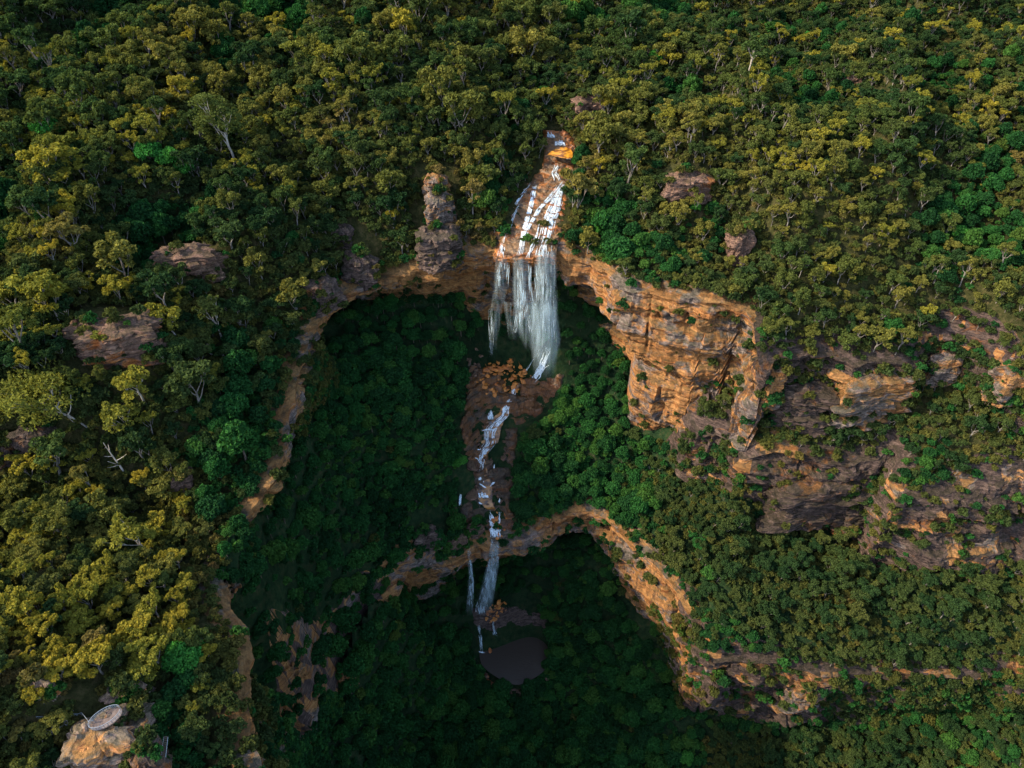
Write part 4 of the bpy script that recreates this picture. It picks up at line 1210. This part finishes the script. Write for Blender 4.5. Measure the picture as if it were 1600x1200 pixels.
# ------------------------------------------------------------------ the cascade slab at the head of the fall
LEFT = [(848, 205, 164.2), (850, 222, 162), (850, 245, 159.2), (846, 262, 156.6), (826, 285, 153.6), (800, 325, 149), (785, 360, 145.3), (774, 388, 142), (769, 401, 140.3), (769, 412, 137)]
RIGHT = [(886, 205, 164.2), (898, 222, 162), (899, 245, 159.2), (897, 265, 156.4), (890, 285, 153.6), (886, 320, 149.6), (879, 355, 146), (872, 385, 142.4), (869, 401, 140.3), (869, 412, 137)]
lw = catmull(np.array([(*at(*q), q[2]) for q in LEFT]), 0.6)
rw = catmull(np.array([(*at(*q), q[2]) for q in RIGHT]), 0.6)
nv_, nu_ = 190, 90
res = lambda a: np.stack([np.interp(np.linspace(0, 1, nv_), np.linspace(0, 1, len(a)), a[:, k]) for k in range(3)], 1)
lw, rw = res(lw), res(rw)
uu = np.linspace(0, 1, nu_)
G = lw[:, None] * (1 - uu)[None, :, None] + rw[:, None] * uu[None, :, None]
bulge = np.sin(np.pi * uu) ** 0.5
Zs = G[..., 2] + 0.5 * fbm(G[..., 0] / 6, G[..., 1] / 6, 0, 81, 4) * 3 + 0.12 * G[..., 0]
st = 1.5
kk = np.floor(Zs / st); ff = Zs / st - kk
zz_ = (kk + smooth(0.6, 0.97, ff)) * st - (Zs - G[..., 2])
G[..., 2] = zz_ + 1.3 * bulge[None] + 0.3
G[..., 1] += -1.6 * bulge[None] - 1.0 * (Zs / st - np.floor(Zs / st) < 0.5) * 0.5
G += np.stack([fbm(G[..., 0] / 1.5, G[..., 1] / 1.5, G[..., 2] / 1.5, 83 + k, 3) for k in range(3)], -1) * np.array([0.25, 0.5, 0.35])
M_SLAB = rock_material('wet_cascade_rock', orange=0.5, dark=0.9, wet=True, tint=(1.3, 0.9, 0.42), moss=0.05)
tag(link('cascade_rock', mesh_from('cascade_rock', G.reshape(-1, 3), grid_faces(nv_, nu_), [M_SLAB])), kind='structure')
disc_from_px('rock_pool', [(855, 242), (866, 233), (884, 230), (894, 237), (893, 247), (880, 247), (862, 243)], 162.0, M_AMBER)
gpx, gpy, _ = to_px(G[..., 0], G[..., 1], G[..., 2])
def on_slab(px, py, lift=0.25):
    i = np.argmin((gpx - px) ** 2 + (gpy - py) ** 2)
    p = G.reshape(-1, 3)[i]
    return p + np.array([0, -0.6, 0.5]) * lift

def densify(pts, n):
    p = np.array(pts, float)
    s = np.concatenate([[0], np.cumsum(np.linalg.norm(np.diff(p[:, :2], axis=0), axis=1))])
    u = np.linspace(0, s[-1], n)
    return np.stack([np.interp(u, s, p[:, k]) for k in range(p.shape[1])], 1)

def water_thing(label): 
    e = link('waterfall', None); return tag(e, label, 'waterfall')

def bundle(mb, pts, count_, rng, where, rad=(0.10, 0.24), part=(0.35, 1.0), wig=0.35):
    """threads of water following a course given as (x, y, width) in the photograph"""
    d = densify(pts, 26)
    for _ in range(max(4, int(count_ * 0.62))):
        off = np.clip(rng.normal() * 0.5, -1, 1)
        a = rng.uniform(0, 0.6); b = min(1, a + rng.uniform(*part))
        i0, i1 = int(a * 25), max(int(a * 25) + 4, int(b * 25) + 1)
        q = d[i0:i1]
        path = np.array([where(x + off * w / 2 + rng.normal() * wig, y) for x, y, w in q])
        if len(path) > 5:
            k = np.array([0.25, 0.5, 0.25])
            for c_ in range(3):
                path[1:-1, c_] = np.convolve(path[:, c_], k, 'valid')
        r = rng.uniform(*rad) * np.sin(np.linspace(0.25, np.pi - 0.15, len(path))) ** 0.6
        v, f = ribbon_tube(path, np.maximum(r, 0.03), 4)
        mb.add(v, f, 0, np.repeat(np.clip(np.sin(np.linspace(0.35, np.pi - 0.1, len(path))) * 1.5, 0, 1), 4))

def plane_at(Y0, slope=0.0, y_ref=400):
    """points of a falling curtain that leaves the rock a little as it drops"""
    def w(px, py):
        d = ray(px, py)
        t = (Y0 - slope * max(0, py - y_ref)) / d[1]
        return np.array([d[0]*t, d[1]*t, CZ + d[2]*t])
    return w
rw_ = np.random.default_rng(99)
LIPY = float(np.interp(1, [0, 1], [0, at(820, 400, 140)[1]]))
up = water_thing('tall upper waterfall spreading over an orange rock slab and dropping in white veils')
mb = MB()
for pts, c in [
    ([(838, 284, 8), (830, 318, 10), (824, 340, 9), (818, 364, 8), (815, 388, 9), (810, 405, 12)], 46),
    ([(879, 284, 6), (862, 306, 9), (842, 328, 8), (828, 350, 6), (820, 372, 5)], 30),
    ([(880, 288, 8), (868, 318, 20), (858, 344, 22), (853, 372, 22), (848, 384, 22)], 80),
    ([(846, 338, 4), (839, 366, 4), (828, 390, 4), (824, 404, 6)], 12),
    ([(829, 284, 5), (812, 308, 8), (798, 330, 6)], 16),
    ([(812, 318, 5), (800, 340, 6), (790, 372, 7), (784, 400, 12)], 12),
    ([(852, 380, 20), (850, 392, 24), (848, 404, 26)], 20),
    ([(786, 380, 10), (784, 404, 14)], 14),
    ([(872, 258, 8), (866, 270, 10), (872, 284, 10)], 18),
    ([(835, 378, 6), (826, 396, 8), (822, 405, 10)], 8)]:
    bundle(mb, pts, int(c * 1.8), rw_, lambda x, y: on_slab(x, y), rad=(0.05, 0.14), part=(0.15, 0.6))
link('cascade_streams', mb.mesh('cascade_streams', [M_WHITE]), up)
for pts, c, lab in [([(858, 206, 8), (862, 216, 10)], 22, 'topmost tiny white creek fall above the amber rock pool'), ([(874, 219, 14), (875, 228, 17)], 34, 'wide white creek fall pouring into the amber rock pool'),
                    ([(889, 250, 7), (886, 246, 5)], 12, 'small white spill at the right lip of the amber rock pool')]:
    mb = MB(); bundle(mb, pts, c, rw_, lambda x, y: on_slab(x, y, 0.5), rad=(0.12, 0.26), part=(0.8, 1), wig=1)
    tag(link('cascade', mb.mesh('creek_fall', [M_WHITE])), lab, 'cascade')
fall = plane_at(LIPY - 1.8, 0.022, 400)
mb, mv = MB(), MB()
for pts, c, rr in [
    ([(783, 398, 10), (781, 424, 9), (780, 450, 9)], 26, (0.07, 0.17)),
    ([(793, 400, 8), (791, 450, 10)], 14, (0.05, 0.13)),
    ([(811, 398, 10), (812, 440, 12), (815, 470, 14), (812, 505, 14), (806, 520, 8)], 40, (0.08, 0.2)),
    ([(826, 400, 6), (828, 448, 6), (832, 470, 10), (838, 490, 10)], 26, (0.07, 0.18)),
    ([(836, 404, 5), (840, 450, 10), (836, 490, 12)], 14, (0.05, 0.14)),
    ([(815, 450, 12), (818, 480, 12), (816, 500, 6)], 18, (0.08, 0.2)),
    ([(826, 490, 8), (828, 520, 8)], 14, (0.08, 0.2)),
    ([(848, 386, 14), (850, 430, 14), (852, 480, 18), (852, 540, 26), (850, 560, 26)], 34, (0.05, 0.13)),
    ([(862, 390, 8), (862, 470, 12), (860, 540, 20)], 20, (0.04, 0.1)),
    ([(768, 456, 8), (766, 500, 8), (768, 560, 8)], 12, (0.04, 0.1)),
    ([(852, 540, 22), (850, 560, 24)], 26, (0.06, 0.16))]:
    bundle(mb, pts, c, rw_, fall, rad=rr, part=(0.2, 0.8), wig=0.5)
link('falling_streams', mb.mesh('falling_streams', [M_STREAM]), up)
# veils: soft sheets hung in depth, one behind another
def veil(mb, pts, where_fn, n=3, gap=0.7, curve=1.2):
    d = densify(pts, 40)
    for k in range(n):
        uu = np.linspace(-1, 1, 14)
        V = np.array([[where_fn(x + u * w / 2, y) + np.array([0, -k*gap - curve * (1 - u*u), 0]) for u in uu] for x, y, w in d])
        fade_ = np.clip((1 - uu[None]**2) * 1.6, 0, 1) * np.clip((1 - np.linspace(0, 1, 40)[:, None]) * 3.5, 0, 1)
        mb.add(V.reshape(-1, 3), grid_faces(40, 14), 0, fade_.ravel())
veil(mv, [(786, 400, 24), (782, 452, 24), (776, 480, 20), (770, 555, 10)], fall, 1)
veil(mv, [(814, 400, 26), (816, 450, 32), (822, 500, 40), (836, 545, 36)], fall, 2)
veil(mv, [(852, 390, 34), (852, 450, 38), (850, 500, 46), (852, 560, 34)], fall, 3)
veil(mv, [(846, 470, 50), (852, 530, 50), (850, 585, 34)], fall, 3, 1.2)
veil(mv, [(800, 470, 30), (806, 530, 24)], fall, 1)
link('spray_veil', mv.mesh('spray_veil', [M_VEIL]), up)
mb = MB()
groundp = lambda lift: (lambda x, y: hit(x, y, lift))
bundle(mb, [(858, 548, 12), (848, 572, 12), (832, 598, 9)], 70, rw_, groundp(1.6), (0.1, 0.24), (0.5, 1), 1.2)
bundle(mb, [(834, 560, 3), (820, 585, 4)], 6, rw_, groundp(1.6), (0.05, 0.12), (0.8, 1), 0.4)
link('foot_cascade', mb.mesh('foot_cascade', [M_WHITE]), up)
# lip boulders
# ---- the lower fall
lo_ = water_thing('white lower waterfall pouring from the bench past orange rock into the gorge')
mb = MB()
bundle(mb, [(766, 797, 5), (770, 818, 8), (773, 840, 12)], 44, rw_, groundp(1.6), (0.1, 0.22), (0.6, 1), 0.8)
bundle(mb, [(780, 800, 3), (779, 825, 5), (780, 842, 6)], 14, rw_, groundp(1.6), (0.06, 0.15), (0.6, 1), 0.8)
link('cascade_streams', mb.mesh('lower_cascade_streams', [M_WHITE]), lo_)
LY = at(773, 846, 45)[1] - 1.0
f2 = plane_at(LY, 0.03, 845)
mb, mv = MB(), MB()
bundle(mb, [(772, 842, 12), (771, 870, 13), (766, 900, 14), (758, 930, 18), (754, 955, 16)], 90, rw_, f2, (0.07, 0.17), (0.3, 1), 0.5)
bundle(mb, [(780, 842, 5), (778, 868, 5), (773, 890, 8)], 22, rw_, f2, (0.05, 0.13), (0.3, 1), 0.5)
veil(mv, [(773, 844, 14), (770, 880, 20), (762, 920, 24), (755, 958, 26)], f2, 4, 0.5)
bundle(mb, [(753, 940, 14), (752, 960, 20)], 40, rw_, f2, (0.1, 0.24), (0.6, 1), 0.6)
link('falling_streams', mb.mesh('lower_falling_streams', [M_STREAM]), lo_); link('spray_veil', mv.mesh('lower_veil', [M_VEIL]), lo_)
sd_ = water_thing('thin side waterfall hanging left of the lower fall')
mb, mv = MB(), MB()
f3 = plane_at(at(732, 852, 45)[1] - 1.0, 0.02, 852)
bundle(mb, [(730, 851, 3), (735, 870, 4), (737, 910, 6), (734, 955, 9)], 34, rw_, f3, (0.06, 0.13), (0.35, 1), 0.4)
veil(mv, [(732, 856, 5), (736, 900, 9), (733, 958, 14)], f3, 2, 0.4)
link('falling_streams', mb.mesh('side_falling_streams', [M_STREAM]), sd_); link('spray_veil', mv.mesh('side_veil', [M_VEIL]), sd_)
for lab, pts, c in [('short right-hand waterfall dropping into the pool below the orange boulders', [(770, 970, 5), (773, 985, 6), (776, 1002, 9)], 40),
                    ('short left-hand waterfall dropping to the pool edge', [(748, 975, 4), (751, 1000, 6), (752, 1020, 6)], 36)]:
    w_ = water_thing(lab); mb = MB()
    f4 = plane_at(at(pts[-1][0], pts[-1][1], -15)[1] + 0.5, 0.0)
    bundle(mb, pts, c, rw_, f4, (0.06, 0.14), (0.35, 1), 0.5)
    link('falling_streams', mb.mesh('pool_fall', [M_STREAM]), w_)
    mb = MB(); x_, y_, _w = pts[-1]
    bundle(mb, [(x_ - 3, y_ - 2, 5), (x_ + 3, y_, 5)], 14, rw_, lambda x, y: np.array([*at(x, y, -14.9), -14.9]), (0.12, 0.25), (0.8, 1), 1)
    link('foam', mb.mesh('foam', [M_WHITE]), w_)
# the stream itself, thin amber water over the rock, then its white steps
COURSE = [(808, 600, 8), (800, 618, 8), (792, 634, 7), (788, 650, 12), (774, 662, 18), (766, 676, 22), (766, 694, 18), (756, 706, 16), (752, 722, 8), (752, 740, 12), (756, 756, 14), (756, 772, 18), (760, 788, 12), (768, 800, 8)]
d_ = densify([(x, y, w * 1.5) for x, y, w in COURSE], 60)
V = np.array([[hit(x + u * w / 2, y) for u in np.linspace(-1, 1, 9)] for x, y, w in d_])
V[..., 2] = bil(H1, V[..., 0], V[..., 1])
zc = np.minimum.accumulate(np.convolve(np.pad(V[:, 4, 2], 2, 'edge'), np.ones(5) / 5, 'valid'))
V[..., 2] = (np.floor(zc / 1.6) + smooth(0.7, 1.0, zc / 1.6 - np.floor(zc / 1.6)))[:, None] * 1.6 + 1.5 + 0.12 * fbm(V[..., 0], V[..., 1], 0, 3, 2)
tag(link('stream_water', mesh_from('stream_water', V.reshape(-1, 3), grid_faces(60, 9), [M_STREAMW], True)), kind='structure')
mb = MB(); bundle(mb, COURSE, 120, rw_, groundp(1.9), (0.05, 0.16), (0.06, 0.2), 0.8)
o = link('white_riffles', mb.mesh('white_riffles', [M_WHITE])); tag(o, 'broken white water running down the whole boulder stream', kind='stuff')
# small steps of the stream between the two falls
for n_, (pts, c, lab) in enumerate([
    ([(766, 640, 7), (767, 656, 9)], 24, 'pair of thin falls under the brown bench lip, left one'),
    ([(791, 630, 5), (789, 645, 9)], 22, 'short fall under the brown bench lip, right one'),
    ([(798, 612, 5), (797, 622, 4)], 8, 'tiny white riffle among the orange boulders'),
    ([(752, 674, 5), (762, 671, 5), (772, 672, 5)], 20, 'broad white riffle across amber rock below the bench lip'),
    ([(744, 702, 4), (756, 703, 4)], 8, 'small broken riffle above the round brown boulder'),
    ([(738, 713, 2), (748, 718, 2), (749, 730, 3)], 12, 'white trickle round the left side of the brown boulder'),
    ([(772, 724, 3), (772, 732, 3)], 8, 'small white drop right of the brown boulder'),
    ([(752, 740, 7), (752, 754, 10)], 24, 'white fan fall below the round brown boulder'),
    ([(744, 752, 2), (760, 763, 3)], 10, 'slanting white chute under the white fan fall'),
    ([(779, 744, 4), (770, 756, 4), (763, 763, 3)], 16, 'white chute coming in from the right of the stream'),
    ([(752, 768, 14), (756, 778, 14)], 40, 'widest white fall in the middle of the boulder stream'),
    ([(748, 784, 4), (752, 788, 4)], 10, 'little white riffle under the widest stream fall'),
    ([(720, 768, 3), (718, 790, 3)], 10, 'thin trickle at the left of the boulder stream'),
    ([(781, 776, 3), (781, 786, 3)], 6, 'small white drop at the right above the lower fall')]):
    mb = MB(); bundle(mb, pts, c, rw_, groundp(1.5), (0.12, 0.26), (0.7, 1), 0.6)
    tag(link('cascade', mb.mesh('cascade', [M_WHITE])), lab, 'cascade', 'white steps of the stream between the two falls')

# ------------------------------------------------------------------ boulders
import bmesh
def boulder_mesh(seed, mat):
    r = np.random.default_rng(seed)
    bm = bmesh.new()
    p = r.uniform(-1, 1, (22, 3)) * np.array([1.0, 0.75, 0.55])
    p = p / np.maximum(1, (np.abs(p) ** 3).sum(1)[:, None] ** (1/3))
    for q in p: bm.verts.new(q)
    bmesh.ops.convex_hull(bm, input=bm.verts)
    for v in [v for v in bm.verts if not v.link_faces]: bm.verts.remove(v)
    bmesh.ops.bevel(bm, geom=bm.edges[:], offset=0.07, segments=1, affect='EDGES')
    me = bpy.data.meshes.new('boulder'); bm.to_mesh(me); bm.free()
    me.materials.append(mat)
    return me
M_BOULDER = rock_material('orange_boulder', orange=0.9, dark=0.15, wet=True, tint=(1.9, 1.45, 0.72), moss=0.0)
BM = {'wet': [boulder_mesh(i, M_BOULDER) for i in range(6)], 'brown': [boulder_mesh(20 + i, M_PINK) for i in range(5)], 'warm': [boulder_mesh(40 + i, M_WARM) for i in range(5)]}
rb = np.random.default_rng(17)
def boulders(poly, count, size, mk, label, group, lift=0.25):
    a = np.array(poly, float); lo2, hi2 = a.min(0), a.max(0); n = 0
    while n < count:
        x, y = rb.uniform(lo2, hi2)
        if not in_poly(np.array([x]), np.array([y]), poly)[0]: continue
        p = hit(x, y, 1.0); s = size * rb.uniform(0.5, 1.5) ** 1.4
        o = link('boulder', BM[mk][int(rb.integers(len(BM[mk])))], None, tuple(p + np.array([0, 0, s * lift])))
        o.rotation_euler = (rb.uniform(-.5, .5), rb.uniform(-.5, .5), rb.uniform(0, 6.28)); o.scale = (s, s, s)
        tag(o, label, 'boulder', group); n += 1
boulders([(762, 568), (800, 562), (832, 588), (818, 610), (792, 624), (756, 620), (744, 596)], 125, 1.0, 'wet', 'wet orange boulder in the pile at the foot of the upper fall', 'orange boulders at the foot of the upper fall')
boulders([(735, 530), (760, 550), (752, 600), (730, 600)], 16, 0.9, 'brown', 'brown slab rock left of the orange boulder pile', 'brown rocks left of the boulder pile')
boulders([(745, 690), (790, 690), (785, 790), (735, 790)], 34, 1.0, 'brown', 'brown boulder along the stream between the two falls', 'stream boulders between the falls')
boulders([(768, 800), (792, 800), (790, 842), (770, 842)], 20, 0.8, 'wet', 'wet orange boulder beside the head of the lower fall', 'boulders at the head of the lower fall')
boulders([(752, 962), (775, 938), (792, 938), (790, 958), (765, 975)], 44, 0.85, 'wet', 'wet orange boulder in the heap between the lower fall and pool', 'orange boulders above the pool')
boulders([(735, 1030), (745, 1028), (772, 1070), (806, 1078), (804, 1088), (765, 1082)], 18, 0.8, 'brown', 'brown rock on the near left bank of the pool', 'rocks on the pool bank')
boulders([(860, 1035), (868, 1040), (850, 1075), (835, 1080)], 14, 0.7, 'brown', 'brown rock on the right bank of the pool', 'rocks on the pool bank')
boulders([(432, 1040), (470, 1035), (490, 1050), (470, 1062)], 22, 0.8, 'warm', 'orange rubble block at the foot of the left gorge wall', 'rubble under the left wall')
boulders([(348, 912), (372, 912), (376, 932), (358, 936)], 14, 0.8, 'warm', 'orange rubble block in the cleft behind the lookout knob', 'rubble in the cleft')
for px, py, s, mk, lab in [(760, 727, 3.2, 'brown', 'big round brown boulder in mid stream'), (738, 728, 3.4, 'brown', 'big dark boulder left of the round brown one'),
                           (773, 737, 2.0, 'brown', 'rounded boulder right of the round brown one'), (738, 775, 3.6, 'brown', 'broad brown boulder left of the widest stream fall'),
                           (708, 800, 2.6, 'warm', 'orange boulder at the left margin of the stream'), (766, 1017, 1.3, 'wet', 'single orange rock at the pool edge between the falls'),
                           (778, 452, 0.1, 'wet', '')]:
    if not lab: continue
    o = link('boulder', BM[mk][int(rb.integers(5))], None, tuple(hit(px, py, 0.5) + np.array([0, 0, s * 0.2]))); o.scale = (s, s, s * 0.9); o.rotation_euler = (0, 0, rb.uniform(0, 6))
    tag(o, lab, 'boulder')

# ------------------------------------------------------------------ the lookout
m, nt, N, L, out = new_mat('galvanised_steel')
b = N('ShaderNodeBsdfPrincipled'); b.inputs['Base Color'].default_value = (0.24, 0.27, 0.30, 1); b.inputs['Metallic'].default_value = 0.6; b.inputs['Roughness'].default_value = 0.45
L(b.outputs[0], out.inputs[0]); M_STEEL = m
m, nt, N, L, out = new_mat('trodden_sand')
g = N('ShaderNodeNewGeometry'); b = N('ShaderNodeBsdfDiffuse')
r = ramp(N, [(0.35, (0.08, 0.06, 0.055)), (0.65, (0.17, 0.13, 0.11))]); L(noise_tex(N, L, g.outputs['Position'], 1.5, 5, 0.7), r.inputs[0]); L(r.outputs[0], b.inputs[0]); L(b.outputs[0], out.inputs[0]); M_SAND = m
bpy.context.view_layer.update()
DG = bpy.context.evaluated_depsgraph_get()
ROCKS = [o for o in SC.objects if o.name.startswith('rock_outcrop')]
def surface(px, py):
    """first ground or rock met by a sight line, leaves ignored"""
    d = Vector(ray(px, py)).normalized(); o0 = Vector((0, 0, CZ)); best = Vector(hit(px, py)); bd = (best - o0).length
    for rk in ROCKS:
        inv = rk.matrix_world.inverted()
        ok, loc, _, _ = rk.ray_cast(inv @ o0, (inv.to_3x3() @ d).normalized())
        if ok:
            wloc = rk.matrix_world @ loc
            if (wloc - o0).length < bd: best, bd = wloc, (wloc - o0).length
    return best
cL = surface(167, 1124)
LK = link('lookout', None, None, tuple(cL)); tag(LK, 'small oval lookout ringed by a grey metal railing on pale rock', 'lookout')
th = np.linspace(0, 2*np.pi, 25)[:-1]
ang = math.radians(38)
ell = lambda a, r0, r1: np.array([r0*math.cos(a)*math.cos(ang) - r1*math.sin(a)*math.sin(ang), r0*math.cos(a)*math.sin(ang) + r1*math.sin(a)*math.cos(ang), 0])
rim_ = [ell(a, 3.0, 1.7) for a in th]
v = [np.array([0, 0, 0.15])] + [p + [0, 0, 0.15] for p in rim_] + [p * 0.9 + [0, 0, -0.4] for p in rim_]
f = [(0, 1 + i, 1 + (i+1) % 24) for i in range(24)] + [(1 + i, 25 + i, 25 + (i+1) % 24, 1 + (i+1) % 24) for i in range(24)]
me = bpy.data.meshes.new('platform'); me.from_pydata([tuple(q) for q in v], [], f); me.materials.append(M_SAND)
link('platform', me, LK)
pm = MB(); pm.add(*ribbon_tube(np.array([[0, 0, 0.2], [0, 0, 1.45]]), [0.045, 0.045], 6)); postm = pm.mesh('post', [M_STEEL])
for i in range(1, 24):
    link('post', postm, LK, tuple(rim_[i]))
for z, r_, nm in ((1.45, 0.06, 'top_rail'), (0.95, 0.03, 'middle_rail'), (0.55, 0.03, 'lower_rail')):
    mb = MB(); mb.add(*ribbon_tube(np.array([rim_[i] + [0, 0, z] for i in range(1, 24)]), np.full(23, r_), 6)); link(nm, mb.mesh(nm, [M_STEEL]), LK)
HR = link('handrail', None); tag(HR, 'long grey metal handrail leading from the bush to the lookout loop', 'railing')
pts = [surface(x, y) for x, y in [(60, 1124), (78, 1124), (96, 1123), (112, 1121), (126, 1120), (134, 1121), (138, 1126), (142, 1132), (150, 1130)]]
zs = np.array([p.z for p in pts]); zs = np.convolve(np.pad(zs, 1, 'edge'), [.25, .5, .25], 'valid')
pp = np.array([[p.x, p.y, z + 0.3] for p, z in zip(pts, zs)])
for z, r_, nm in ((1.1, 0.07, 'top_rail'), (0.6, 0.03, 'lower_rail')):
    mb = MB(); d_ = densify(pp, 40); mb.add(*ribbon_tube(d_ + [0, 0, z], np.full(40, r_), 6)); link(nm, mb.mesh('hand_' + nm, [M_STEEL]), HR)
for q in densify(pp, 15): link('post', postm, HR, tuple(q - [0, 0, 0.35]))
ST = link('staircase', None, None, tuple(surface(256, 1184))); tag(ST, 'narrow metal staircase climbing the rock right of the lookout', 'staircase')
mb = MB(); s_ = 0.5
cube = lambda sx, sy, sz: (np.array([(x, y, z) for x in (-sx, sx) for y in (-sy, sy) for z in (-sz, sz)], float), np.array([(0, 1, 3, 2), (4, 6, 7, 5), (0, 4, 5, 1), (2, 3, 7, 6), (0, 2, 6, 4), (1, 5, 7, 3)]))
v, f = cube(0.4, 0.11, 0.03); mb.add(v, f); tm = mb.mesh('tread', [M_BARKD])
for i in range(12): link('tread', tm, ST, (0, i * 0.28, 0.3 + i * 0.18))
for sx in (-0.43, 0.43):
    mb = MB(); mb.add(*ribbon_tube(np.array([[sx, 0, 0.25], [sx, 3.1, 2.25]]), [0.05, 0.05], 4)); link('stringer', mb.mesh('stringer', [M_STEEL]), ST)
